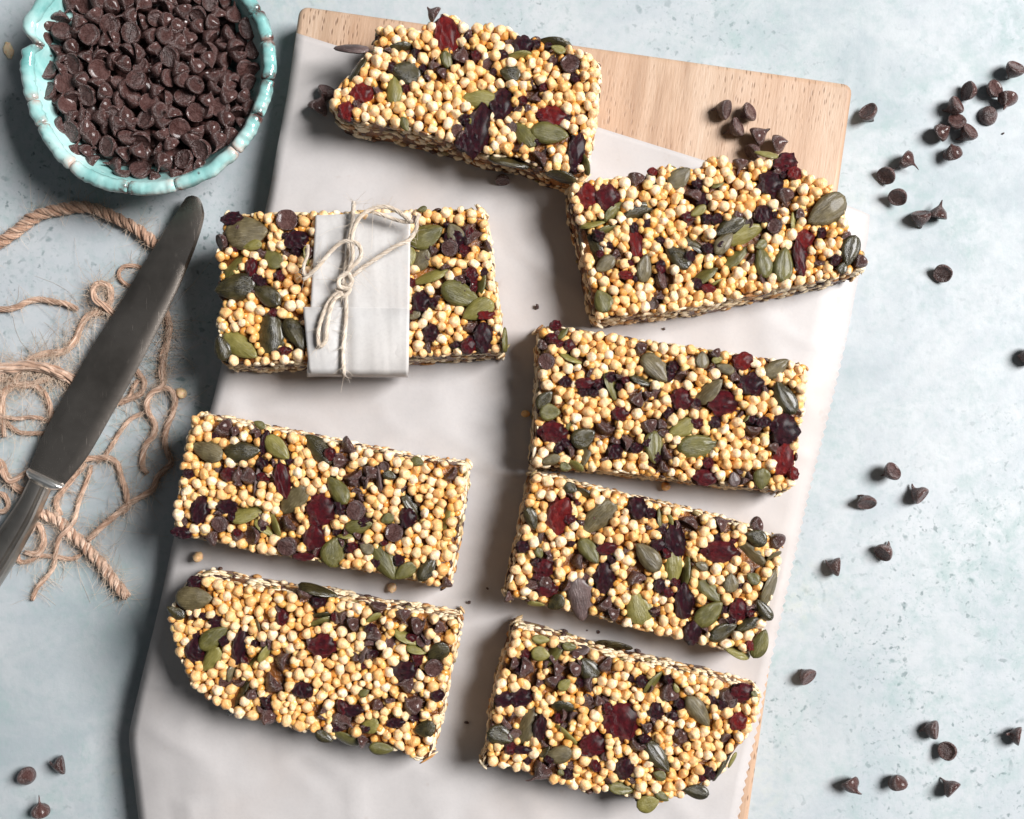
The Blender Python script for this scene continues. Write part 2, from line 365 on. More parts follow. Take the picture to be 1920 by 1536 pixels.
def berry_mesh(k):
    v = IV3.copy(); o = []
    for p in v:
        P = Vector(p); d = mnoise.noise(P * 1.5 + Vector((k * 5, 1, 0))) * .22
        rd = 1 - abs(mnoise.noise(P * 2.6 + Vector((0, k * 9, 2)))) * 2; d += -.26 * max(0, rd) ** 3 + .11 * mnoise.noise(P * 5 + Vector((k, 0, 0)))
        o.append(P * (1 + d))
    return mesh('dried_cranberry', o, IF3)
BERRIES = [berry_mesh(k) for k in range(5)]
def chip_mesh(k):
    r = random.Random(300 + k); NS = 22
    hh = r.uniform(.78, 1.0)
    prof = [(.0, .09), (.45, .10), (.76, .09), (.85, .03), (.92, .0), (1.0, .05), (1.03, .16), (1.01, .34), (.94, .56), (.80, .80), (.61, 1.02), (.42, 1.20), (.28, 1.36)]
    kind = k % 6
    tipn = {0: [(.18, 1.52), (.13, 1.75), (.09, 2.0), (.05, 2.2)], 1: [(.17, 1.46), (.10, 1.6), (.0, 1.66)], 2: [(.19, 1.5), (.15, 1.68), (.10, 1.85), (.05, 1.98)],
            3: [(.20, 1.5), (.17, 1.7), (.14, 1.9), (.10, 2.1), (.05, 2.25)], 4: [(.2, 1.42), (.12, 1.5), (0, 1.53)], 5: [(.16, 1.5), (.11, 1.7), (.08, 1.95), (.06, 2.25), (.03, 2.5)]}[kind]
    bend = {0: .25, 1: .3, 2: .6, 3: .9, 4: .1, 5: .45}[kind]; v = []
    full = prof + tipn
    for (rr, z) in full:
        t = max(0, z - .85); ang = min(2.4, bend * t * 1.2)
        if ang > 1e-4:
            rad = t / ang; ox = rad * (1 - math.cos(ang)); oz = .85 + rad * math.sin(ang) if z > .85 else z
        else: ox, oz = 0, z
        for s in range(NS):
            a = 2 * math.pi * s / NS; x, y = rr * math.cos(a), rr * math.sin(a)
            nz = 1 + .09 * mnoise.noise(Vector((math.cos(a) * 1.3, math.sin(a) * 1.3, z * 1.2 + k * 4)))
            xx = x * nz
            v.append((ox + xx * math.cos(ang), y * nz, (oz - xx * math.sin(ang)) * hh))
    n = len(full); f = []
    for i in range(n - 1):
        for s in range(NS): s2 = (s + 1) % NS; f.append((i * NS + s, (i + 1) * NS + s, (i + 1) * NS + s2, i * NS + s2))
    f.append(tuple((n - 1) * NS + s for s in range(NS)))
    return mesh('chocolate_chip', v, f)
CHIPS = [chip_mesh(k) for k in range(12)]
CHIPV = [np.array([p.co[:] for p in m.vertices]) for m in CHIPS]
def axis_rot(d, spin=0.0):
    """matrix whose local -Z (the chip's flat base) looks along d"""
    return (-Vector(d)).to_track_quat('Z', 'Y').to_matrix() @ Matrix.Rotation(spin, 3, 'Z')

# ------------------------------------------------------------------ the granola bars
BARZ, TOPZ = BT + .0013, BT + .0013 + .0182
def tr(sc, ox, oy): return lambda x, y: (ox + x / sc, oy + y / sc)
def parse(s):
    out = []
    for q in s.split(';'):
        q = q.split()
        if q: out.append([float(a) if a.lstrip('-').replace('.', '').isdigit() else a for a in q])
    return out
BARS = []
BARS.append(dict(t=(3., 540, 0), label='granola bar with ragged far edge, topmost on the board', poly='500 150 640 130 740 165 800 100 850 70 960 90 1000 140 1100 130 1250 150 1310 200 1450 205 1600 255 1700 300 1762 370 1745 600 1722 750 1672 985 1590 1000 1440 955 1280 885 1120 870 950 805 800 765 690 735 560 705 400 690 290 650 222 570 300 450 400 340 465 280',
 seeds='590 428 597 588 85 p;985 548 1190 560 105 p;1285 690 1385 820 95 g;1370 735 1572 765 115 g;595 385 735 430 115 d;335 465 430 310 45 d;258 262 450 268 70 u;540 272 700 250 38 d;880 290 910 390 60 g;1230 312 1370 300 36 p;1380 222 1600 252 62 d;1480 270 1560 292 46 p;1200 400 1300 425 80 d;1130 875 1350 930 75 d;1450 960 1620 1010 40 d;640 660 672 735 50 g;1660 860 1690 980 40 g;1018 668 1062 722 42 p',
 berries='890 190 120 175 r;410 520 115 100 r;325 620 80 95 r;1480 645 155 100 r;1200 580 110 150 p;1070 730 120 240 p;1620 840 85 160 p;1320 255 100 100 p;1000 800 100 90 p',
 chips='820 75 50;970 310 60;1585 360 58 f;1410 880 62;820 360 40;1385 540 45;560 275 30'))
BARS.append(dict(t=(2.953, 1020, 100), label='granola bar with curved far edge, touching the chips on the bare wood', poly='150 715 250 700 400 680 560 660 650 620 760 620 850 640 930 565 1020 580 1100 620 1180 595 1250 580 1300 560 1400 600 1450 650 1550 700 1660 780 1680 900 1720 1010 1790 1110 1790 1190 1600 1250 1400 1290 1200 1330 900 1400 600 1440 290 1470 260 1350 230 1180 190 980 150 850',
 seeds='700 735 805 640 100 b;1470 935 1662 795 145 b;1030 1045 1215 955 100 p;205 960 315 1145 95 d;680 1068 805 1185 95 d;568 1115 548 1265 82 b;780 1010 935 1115 75 d;950 1005 1110 920 90 d;950 1110 1040 1000 80 b;985 1185 1130 1075 78 g;1190 1078 1232 1238 90 g;1335 1078 1322 1265 105 g;1675 1175 1722 1012 95 d;1635 1215 1665 1160 60 d;830 1270 960 1190 72 g;290 1205 385 1130 80 b;445 905 600 850 70 d;335 925 440 820 52 g;200 955 340 930 40 p;300 990 400 950 34 g;810 900 892 848 50 p;300 1320 345 1425 90 g;1170 545 1300 568 40 p;1380 880 1390 990 32 p;930 1282 992 1250 22 p;930 742 1000 712 32 g;1170 1080 1230 1040 50 g',
 berries='245 785 110 115 r;350 800 125 135 m;1340 605 115 90 m;1385 665 70 65 r;1255 715 125 130 p;510 1050 70 150 r;1445 1030 95 100 r;1412 1130 60 170 m;455 1230 70 40 r;905 1300 75 42 r;600 655 45 40 r;1215 890 85 90 p',
 chips='515 700 52;835 780 66;1275 960 45 f;1340 800 56;660 1250 62;1755 1150 46;1090 625 46;400 1110 34;640 1340 36'))
BARS.append(dict(t=(3.2, 380, 350), label='granola bar wrapped in white paper and tied with cream twine', poly='130 160 440 150 700 150 1000 130 1300 130 1680 120 1710 250 1740 500 1780 750 1800 990 1500 1010 1230 1025 950 1040 630 1055 300 1075 130 1065 90 950 80 800 110 700 78 620 100 520 78 400 110 270',
 seeds='150 275 372 262 185 b;235 365 355 345 60 p;108 535 248 395 85 g;78 622 312 575 145 d;310 605 462 705 105 d;400 738 400 1012 160 d;125 885 322 1020 120 p;498 795 605 975 110 d;95 900 135 1040 95 d;380 390 462 475 95 g;1245 335 1435 250 135 g;1485 235 1545 325 85 b;1280 485 1350 385 95 b;1250 575 1462 495 95 p;1438 600 1652 685 135 g;1565 785 1742 700 115 p;1655 645 1692 515 50 g;1242 365 1250 475 60 p;1240 795 1302 750 52 b;1812 845 1812 990 32 g;1290 145 1345 130 34 g;620 360 625 470 30 p',
 berries='175 190 110 60 p;560 320 125 95 p;290 480 60 95 m;350 572 60 50 p;1700 770 90 60 r;1680 900 105 150 p;1590 955 85 80 m;1620 540 60 85 m;1310 690 95 120 p;1370 880 85 95 p;1520 300 120 110 p',
 chips='505 200 70 f;1482 370 56 f;1380 390 36;1610 290 72;1700 350 42;1605 845 46;110 330 52;640 400 44;1540 560 44'))
BARS.append(dict(t=(3.31, 960, 580), label='granola bar with a big glossy purple cranberry sticking out of its right end', poly='175 100 330 108 600 150 850 190 1200 240 1500 290 1830 340 1830 600 1800 700 1780 850 1770 1040 1720 1135 1500 1110 1200 1078 900 1045 600 1008 430 995 120 975 130 850 150 650 160 400 165 200',
 seeds='815 288 965 445 125 b;585 392 642 565 72 g;735 412 865 472 62 d;1150 575 1302 440 98 b;975 775 1145 690 100 p;882 758 884 952 108 g;1035 868 1282 830 145 g;1642 455 1752 645 115 d;1565 410 1712 315 95 b;1182 268 1182 362 82 b;1268 350 1375 388 62 b;1240 322 1312 300 42 p;160 615 245 515 82 d;178 645 292 640 102 g;378 825 505 765 110 d;342 755 372 665 32 g;440 975 472 850 62 b;350 940 442 1000 42 p;185 952 295 918 62 b;278 182 345 120 42 g;1545 1110 1556 995 98 g;1372 1015 1382 1095 85 u;300 278 432 335 52 p;300 970 362 988 52 g;1430 700 1470 660 20 g',
 berries='1430 320 115 95 r;1485 465 135 130 p;1320 585 175 125 m;1050 560 125 120 m;1690 745 175 170 p;1690 930 115 180 r;250 765 165 115 m;670 650 95 75 m;1195 1045 135 90 m;270 100 65 50 m;455 460 115 60 m;640 885 85 85 p;1745 1020 60 70 r;1560 700 80 60 p;330 450 70 60 p',
 chips='215 325 56 f;852 730 62;718 830 62;580 750 70;930 712 42;370 875 52;1500 750 62;772 550 56;660 422 32;1050 400 42;1262 272 42;800 242 46;960 890 60;190 220 38;1440 1062 34;930 980 46'))
BARS.append(dict(t=(3.097, 290, 750), label='straight granola bar directly above the lower left crusty bar', poly='220 90 300 85 500 130 860 200 1200 270 1500 330 1815 370 1800 500 1770 750 1720 1000 1690 1095 1400 1028 1080 975 850 918 600 895 400 838 200 800 112 770 110 650 140 450 170 250',
 seeds='215 262 392 335 110 b;408 305 608 292 112 d;655 215 778 338 100 p;875 205 1025 365 112 d;735 655 872 505 132 b;1008 452 1115 598 98 g;438 692 622 638 92 p;578 698 682 792 48 p;668 648 722 792 52 p;1108 745 1262 718 82 g;1438 522 1545 705 88 d;1660 802 1712 618 46 p;1020 960 1075 805 132 g;1278 855 1392 1038 118 g;1398 1035 1512 958 82 g;1538 1045 1625 915 82 d;572 575 602 375 32 u;1288 375 1312 545 32 u;1215 520 1235 425 30 u;1328 430 1402 452 52 d;1490 348 1562 372 52 g;1320 705 1385 678 62 g;1060 790 1152 790 26 p;580 128 642 162 42 g;1198 845 1265 880 82 b',
 berries='260 640 95 140 p;420 620 110 75 p;740 470 82 190 m;970 640 165 175 m;920 810 120 160 m;420 430 80 70 m;155 770 95 62 p;1470 690 85 105 p;640 250 50 120 p;860 910 110 40 m',
 chips='390 160 70;1110 260 62;1090 350 52;1150 460 62;1170 640 62 f;1390 770 58 f;380 720 52 f;560 790 62;775 720 58;770 850 62 f;1715 430 52;460 190 32;330 805 52;1690 1060 40;540 440 60;1250 430 50;480 430 46'))
BARS.append(dict(t=(3.097, 290, 1020), label='granola bar at lower left with curved crust and grey seed at its left', poly='200 200 290 180 500 225 760 275 1000 300 1300 365 1500 390 1775 440 1740 620 1700 800 1640 1100 1590 1260 1500 1250 1380 1200 1200 1180 1000 1130 940 1100 850 1100 700 1040 550 1040 430 980 330 930 200 810 140 680 90 500 80 400 130 270',
 seeds='125 312 332 312 132 b;268 605 415 492 102 g;278 735 372 605 92 p;528 725 672 595 52 g;608 692 662 585 52 p;408 1012 552 765 62 d;428 802 452 708 42 b;888 475 1042 438 48 g;900 422 1042 408 42 d;1228 455 1312 408 42 p;1388 508 1535 585 62 p;1458 598 1572 635 46 p;1588 665 1705 595 95 d;1028 1095 1182 1172 80 g;1248 1178 1385 1192 72 g;1198 1075 1292 1038 92 p;938 1090 1032 1142 62 d;590 440 612 512 26 b;1190 668 1232 600 32 u;1515 1085 1622 1060 82 d;1190 875 1245 848 44 g;80 365 175 425 62 d;830 245 1050 310 30 d;1220 640 1195 690 24 u',
 berries='975 590 145 115 m;490 590 72 175 p;230 620 95 125 p;1450 740 135 95 p;1150 970 110 62 p;1400 1040 95 52 p;860 850 100 85 p;740 430 62 85 m;230 222 70 60 p;1640 880 70 60 p',
 chips='690 810 74;730 690 62;1150 470 52;1270 520 58;1080 430 42;1440 430 52;1530 480 62;1620 720 58 f;1500 940 62;650 1010 58;1090 1030 68;1220 1150 48;870 300 52;1450 820 52;1300 380 52;1660 490 46;560 870 40;1290 940 40'))
BARS.append(dict(t=(3.2, 920, 860), label='granola bar with a long red cranberry near its upper left corner', poly='250 85 420 110 560 160 900 240 1200 310 1500 390 1750 490 1740 650 1680 900 1640 1050 1560 1185 1400 1150 1150 1090 850 1018 600 945 300 875 85 825 130 640 170 450 210 250',
 seeds='555 445 745 265 135 b;538 485 642 625 95 g;878 515 1005 668 112 b;1095 558 1095 755 100 p;1478 515 1665 665 112 b;1248 735 1375 858 92 g;1228 992 1382 865 112 g;1318 1085 1472 998 88 d;1442 695 1430 795 78 b;1160 768 1190 585 62 g;215 295 265 425 72 d;520 715 552 975 155 u;865 815 905 985 145 p;1640 878 1722 665 75 b;1578 1192 1645 1028 92 g;1418 1150 1562 1192 62 p;1478 1032 1602 958 62 d;1598 848 1682 965 72 d;345 895 435 828 82 d;220 868 322 880 36 p;1010 298 1020 415 38 g;1068 338 1092 405 32 p;518 178 602 232 42 d;448 158 512 192 62 d;1540 695 1602 742 82 g;1540 455 1645 502 92 d;1228 630 1302 662 52 b;280 538 302 592 46 g;1660 610 1745 560 30 b',
 berries='410 340 135 205 r;1110 490 115 175 p;880 300 105 115 p;690 540 115 62 m;320 660 105 95 m;330 780 125 92 m;680 720 115 165 p;1370 560 190 115 m;1160 860 105 200 p;1210 1040 92 125 p;1490 910 105 115 m;190 530 72 62 p;1010 760 62 72 p;1010 520 92 62 p;1560 1120 46 70 r',
 chips='882 710 68;522 620 62;322 725 56;682 880 60;1730 500 60;1190 380 66;740 930 52;1400 400 56;110 830 40;1600 400 55;980 930 42;450 760 44'))
BARS.append(dict(t=(3.2, 880, 1150), label='granola bar with rounded lower right end, nearest the bottom border', poly='270 85 420 120 700 210 900 270 1200 330 1500 400 1755 480 1740 600 1680 720 1610 830 1560 930 1450 1010 1360 1090 1250 1110 1150 1150 1060 1180 1000 1130 840 1060 720 1090 640 1070 500 1020 380 980 250 930 72 930 110 800 130 600 170 400 220 250',
 seeds='1055 485 1155 355 62 g;1308 505 1435 675 105 b;288 785 392 562 108 b;110 715 262 762 112 d;448 865 612 828 95 b;1068 775 1195 945 105 d;518 675 652 795 36 p;838 1040 985 1072 72 g;1008 1162 1135 1118 95 p;1118 1078 1192 1122 52 g;1288 1058 1432 1082 82 d;1468 1012 1562 865 52 d;1558 932 1602 838 36 p;378 240 475 252 92 p;445 325 552 188 62 g;378 150 482 160 52 p;558 192 642 202 52 g;675 275 765 388 105 d;588 242 722 222 42 u;538 455 602 398 62 p;498 560 645 575 72 d;1228 420 1252 475 32 p;1108 958 1172 985 52 g;428 862 482 800 32 d;535 938 565 965 42 g;1690 468 1722 492 30 g',
 berries='310 510 125 92 p;210 520 105 82 p;910 655 195 205 m;745 790 155 135 m;1612 650 95 95 r;1640 478 125 92 m;1120 590 85 95 p;420 690 72 145 p;930 930 95 115 p;320 820 95 42 p;1030 410 62 62 p;830 570 60 60 m',
 chips='340 330 80;500 420 62;690 430 62;810 310 62;550 340 52;780 520 42;560 620 46;1200 470 68;1270 750 62;1010 790 58;420 950 68;1540 490 52;1540 750 38;280 300 46;640 340 56;1060 690 40'))

def sub_poly(P, step):
    out = []
    for i in range(len(P)):
        a, b = P[i], P[(i + 1) % len(P)]; k = max(1, int(np.linalg.norm(b - a) / step))
        for t in range(k): out.append(a + (b - a) * t / k)
    return np.array(out)
def make_bar(bi, B):
    T = tr(*B['t']); sc = B['t'][0]
    nums = list(map(float, B['poly'].split())); PX = np.array([T(nums[i], nums[i + 1]) for i in range(0, len(nums), 2)])
    zc = TOPZ + .0008
    c = PX.mean(0); base = W(c[0], c[1], TOPZ); base.z = BARZ; root = empty('granola_bar', base)
    tag(root, B['label'], 'granola bar', 'granola bars laid out on baking paper')
    P = np.array([W(x, y, TOPZ)[:2] for x, y in PX])                 # top outline in metres
    area = sum(P[i - 1][0] * P[i][1] - P[i][0] * P[i - 1][1] for i in range(len(P)))
    if area < 0: P = P[::-1]
    D = sub_poly(P, .0022); nD = len(D)
    tg = np.roll(D, -1, 0) - np.roll(D, 1, 0); tg /= np.linalg.norm(tg, axis=1)[:, None]; nor = np.c_[tg[:, 1], -tg[:, 0]]
    for _ in range(4): nor = nor + np.roll(nor, 1, 0) + np.roll(nor, -1, 0); nor /= np.linalg.norm(nor, axis=1)[:, None]
    # syrup core: rings from the base up, closed by a domed top
    rings = []
    for z, off in ((0, .0006), (.3, .0003), (.62, -.0002), (.86, -.0007), (.93, -.0016)):
        jit = np.array([mnoise.noise(Vector((q[0] * 220, q[1] * 220, z * 5 + bi))) for q in D]) * .0006
        rings.append(np.c_[D + nor * (off + jit)[:, None], np.full(nD, BARZ + z * (TOPZ - BARZ))])
    cen = D.mean(0)
    for k in (.75, .5, .25, .04):
        q = cen + (D + nor * -.0016 - cen) * k
        z = TOPZ - .0017 + np.array([mnoise.noise(Vector((a[0] * 300, a[1] * 300, bi))) for a in q]) * .0006
        rings.append(np.c_[q, z])
    f = [(i * nD + j, i * nD + (j + 1) % nD, (i + 1) * nD + (j + 1) % nD, (i + 1) * nD + j) for i in range(len(rings) - 1) for j in range(nD)]
    f.append(tuple((len(rings) - 1) * nD + j for j in range(nD)))
    link('syrup_core', mesh('syrup_core', np.concatenate(rings) - np.array(base), f), root, SYR)
    # features
    feats = []                                                        # (cx, cy, ux, uy, half length, half width) in metres
    seeds = parse(B['seeds']); berries = parse(B['berries']); chips = parse(B['chips'])
    m = (CAMH - zc) / FPX / sc
    rb = np.array(base)
    for (x1, y1, x2, y2, w, sh) in seeds:
        if random.random() < .5: x1, y1, x2, y2 = x2, y2, x1, y1
        a = W(*T(x1, y1), zc); b = W(*T(x2, y2), zc); mid = (a + b) / 2; d = b - a; l = d.length * 1.08; w = w * m * 1.10; rho = w / l
        natural = .58; sy = min(1.35, rho / natural) if rho > natural * .86 else 1.0; roll = 0.0
        if sy == 1.0 and rho < natural * .86:
            roll = math.acos(max(.05, min(1, (rho - .10) / (natural - .10)))) * .95
            if random.random() < .5: roll = -roll
        if rho > .75: l *= 1.1
        roll += random.uniform(-.16, .16); pitch = random.uniform(-.14, .14)
        half = .5 * l * (natural * sy * abs(math.sin(roll)) + .17 * abs(math.cos(roll)) + abs(math.sin(pitch)) * .6)
        deep = random.random() < .45; z = TOPZ + .0024 - half + random.uniform(-.0004, .0003) - (.0006 if deep else 0)
        rot = (Matrix.Rotation(math.atan2(d.y, d.x), 3, 'Z') @ Matrix.Rotation(pitch, 3, 'Y') @ Matrix.Rotation(roll, 3, 'X')).to_euler()
        link('pumpkin_seed', random.choice(SEEDS), root, SEED[sh], Vector((mid.x, mid.y, z)) - base, rot, (l, l * sy, l * (1.0 + (.25 if abs(roll) > .8 else 0))))
        u = d.normalized(); kk = .84 if deep else 1.0; feats.append((mid.x, mid.y, u.x, u.y, l / 2 * kk, w / 2 * kk))
    for (x, y, w, h, sh) in berries:
        p = W(*T(x, y), zc); w *= m * .5; h *= m * .5; hz = min(.0035, .62 * min(w, h) + .0006)
        link('dried_cranberry', random.choice(BERRIES), root, BERRY[sh], Vector((p.x, p.y, TOPZ + .0022 - hz + random.uniform(-.0004, .0004))) - base,
             (random.uniform(-.15, .15), random.uniform(-.15, .15), random.uniform(-.25, .25)), (w * 1.28, h * 1.28, hz))
        feats.append((p.x, p.y, 1, 0, w * 1.08, h * 1.08))
    for q in chips:
        p = W(*T(q[0], q[1]), zc); r = q[2] * m * 1.04
        k = random.randrange(12)
        if len(q) > 3: d = Vector((random.uniform(-.25, .25), random.uniform(-.25, .25), 1)); k = 1
        else: d = Vector((random.gauss(0, 1), random.gauss(0, 1), random.uniform(-.9, .6)))
        Mr = axis_rot(d.normalized(), random.uniform(0, 6)); V = CHIPV[k] @ np.array(Mr).T * r * .88
        lim = TOPZ + .0022; z = lim - V[:, 2].max()
        z = max(z, BARZ + .001 - V[:, 2].min())
        off = (V[:, :2].max(0) + V[:, :2].min(0)) / 2
        link('chocolate_chip', CHIPS[k], root, CHOC, Vector((p.x - off[0], p.y - off[1], z)) - base, Mr.to_euler(), (r * .88,) * 3)
        feats.append((p.x, p.y, 1, 0, r * .95, r * .95))
    lo, hi = P.min(0), P.max(0)
    known = list(feats)
    for _ in range(64):                                               # small dark fragments wedged between the grains
        q = rng.uniform(lo, hi); near = random.choice(known); aa = random.uniform(0, 6.283)
        if random.random() < .72: q = np.array([near[0] + math.cos(aa) * (near[4] * .5 + near[5] * .5 + .0016), near[1] + math.sin(aa) * (near[4] * .5 + near[5] * .5 + .0016)])
        if not inside(P, q[None])[0] or edge_dist(P, q[None])[0] < .0025: continue
        r = random.uniform(.0011, .0021)
        if random.random() < .5:
            k = random.randrange(12); Mr = axis_rot(Vector((random.gauss(0, 1), random.gauss(0, 1), random.uniform(-.5, 1))).normalized(), random.uniform(0, 6))
            V = CHIPV[k] @ np.array(Mr).T * r * 1.2
            link('chocolate_chip', CHIPS[k], root, CHOC, Vector((q[0], q[1], TOPZ + .0014 - V[:, 2].max())) - base, Mr.to_euler(), (r * 1.2,) * 3)
        else:
            link('dried_cranberry', random.choice(BERRIES), root, BERRY[random.choice('ppm')], Vector((q[0], q[1], TOPZ - .0002)) - base, (random.uniform(0, 6), random.uniform(0, 6), 0), (r * 1.3, r * random.uniform(.9, 1.7), r * 1.1))
        feats.append((q[0], q[1], 1, 0, r * .9, r * .9))
    F = np.array(feats)
    def clear(pts, grow, shrink):
        d = pts[:, None, :] - F[None, :, :2]; a = d[..., 0] * F[None, :, 2] + d[..., 1] * F[None, :, 3]; b = -d[..., 0] * F[None, :, 3] + d[..., 1] * F[None, :, 2]
        g = np.asarray(grow)[:, None]
        return ((a / (F[None, :, 4] * shrink + g)) ** 2 + (b / (F[None, :, 5] * shrink + g)) ** 2 > 1).all(1)
    lo, hi = P.min(0), P.max(0)
    def pack(n, rlo, rhi, sep, grow, shrink, edge):
        pts = rng.uniform(lo, hi, (n, 2)); r = rlo + (rhi - rlo) * rng.beta(1.6, 1.8, n)
        ok = inside(P, pts); pts, r = pts[ok], r[ok]; ed = edge_dist(P, pts); ok = ed > r * edge; pts, r, ed = pts[ok], r[ok], ed[ok]
        ok = clear(pts, r * grow, shrink); pts, r, ed = pts[ok], r[ok], ed[ok]
        o = np.argsort(-r + rng.normal(0, .0002, len(r))); acc = np.zeros((0, 2)); ar = np.zeros(0); ae = np.zeros(0)
        for i in o:
            if len(acc) and (np.hypot(*(acc - pts[i]).T) < sep * (ar + r[i])).any(): continue
            acc = np.vstack([acc, pts[i]]); ar = np.r_[ar, r[i]]; ae = np.r_[ae, ed[i]]
        return acc, ar, ae
    A, ra, ea = pack(17000, .00112, .00212, .83, .50, 1.02, .66)
    zz = TOPZ + .0010 - ra * .55 + rng.normal(0, .00036, len(ra)) - np.maximum(0, .0026 - ea) * .28
    Bq, rbb, eb = pack(12000, .0012, .0019, .70, .25, .95, .8)
    zb = TOPZ - .0009 + rng.normal(0, .00035, len(rbb)) - np.maximum(0, .003 - eb) * .3
    order = np.argsort(-ra); n_ind = min(300, len(order))
    low = MB()
    def rm():
        return np.array(Euler((random.uniform(0, 6.3), random.uniform(0, 6.3), random.uniform(0, 6.3))).to_matrix())
    for i in order[:n_ind]:
        link('puffed_grain', random.choice(PUFFS), root, PUFF, Vector((A[i][0], A[i][1], zz[i])) - base,
             (random.uniform(0, 6.3), random.uniform(0, 6.3), random.uniform(0, 6.3)), (ra[i] * 1.06,) * 3)
    for i in order[n_ind:]:
        low.add(random.choice(PUFF_LO) @ rm().T * ra[i] + np.array([*A[i], zz[i]]) - rb, IF1)
    top_b = list(np.argsort(-zb)); n_b = max(0, 300 - n_ind)
    for i in top_b[:n_b]:
        link('puffed_grain', random.choice(PUFFS), root, PUFFB, Vector((Bq[i][0], Bq[i][1], zb[i])) - base,
             (random.uniform(0, 6.3), random.uniform(0, 6.3), random.uniform(0, 6.3)), (rbb[i],) * 3)
    for i in top_b[n_b:]:
        low.add(random.choice(PUFF_LO) @ rm().T * rbb[i] + np.array([*Bq[i], zb[i]]) - rb, IF1)
    if low.v: o = low.build('buried_grain', PUFFI, root); o['kind'] = 'stuff'
    # sliced grains, chips and seeds showing in the cut sides
    cut = MB(); nc = int(nD * 7.5)
    for _ in range(nc):
        j = random.randrange(nD); z = random.uniform(.04, .95); n = nor[j]; t = tg[j]
        p = D[j] + t * random.uniform(-.0012, .0012) + n * (.0005 - .0014 * z + random.uniform(-.0002, .0004))
        a = random.uniform(.0009, .0019); b = a * random.uniform(.7, 1.1); q_ = random.uniform(.0005, .0011)
        if random.random() < .15: a, b, q_ = a * 1.8, b * .35, q_ * .8
        M = np.stack([np.r_[t, 0] * a, np.array([0, 0, 1.]) * b, np.r_[n, .15] * q_], 1)
        M = M @ np.array(Euler((0, 0, 0) if a > .0025 else (random.uniform(-.5, .5), random.uniform(-.5, .5), random.uniform(0, 6))).to_matrix())
        q = (random.choice(PUFF_LO) @ M.T); q[:, 2] += BARZ + z * (TOPZ - BARZ); q[:, :2] += p
        cut.add(q - rb, IF1)
    o = cut.build('cut_side', CUT, root); o['kind'] = 'stuff'
    return root, len(order), len(Bq)
for bi, B in enumerate(BARS):
    r_ = make_bar(bi, B); print('bar', bi, r_[1], r_[2])

# ------------------------------------------------------------------ loose chocolate chips
def put_chip(x, y, ang, z0, k, label, group, rad=.0034, up=.55, cat='chocolate chip', spin=None):
    """ang: direction (degrees, photo, clockwise from right) in which the flat base looks; up: how far it looks upwards"""
    d = Vector((math.cos(R(ang)), -math.sin(R(ang)), up)).normalized() if ang is not None else Vector((random.uniform(-.2, .2), random.uniform(-.2, .2), up))
    Mr = axis_rot(d.normalized(), random.uniform(0, 6.3) if spin is None else spin); V = CHIPV[k] @ np.array(Mr).T * rad
    z = z0 - V[:, 2].min(); p = W(x, y, z0 + .003)
    bc = np.array(Mr) @ np.array([0, 0, .45]) * rad
    o = link('chocolate_chip', CHIPS[k], None, CHOC, (p.x - bc[0], p.y - bc[1], z), Mr.to_euler(), (rad,) * 3)
    return tag(o, label, cat, group)
G1 = 'chocolate chips scattered on the table'
C = 'chocolate chip '
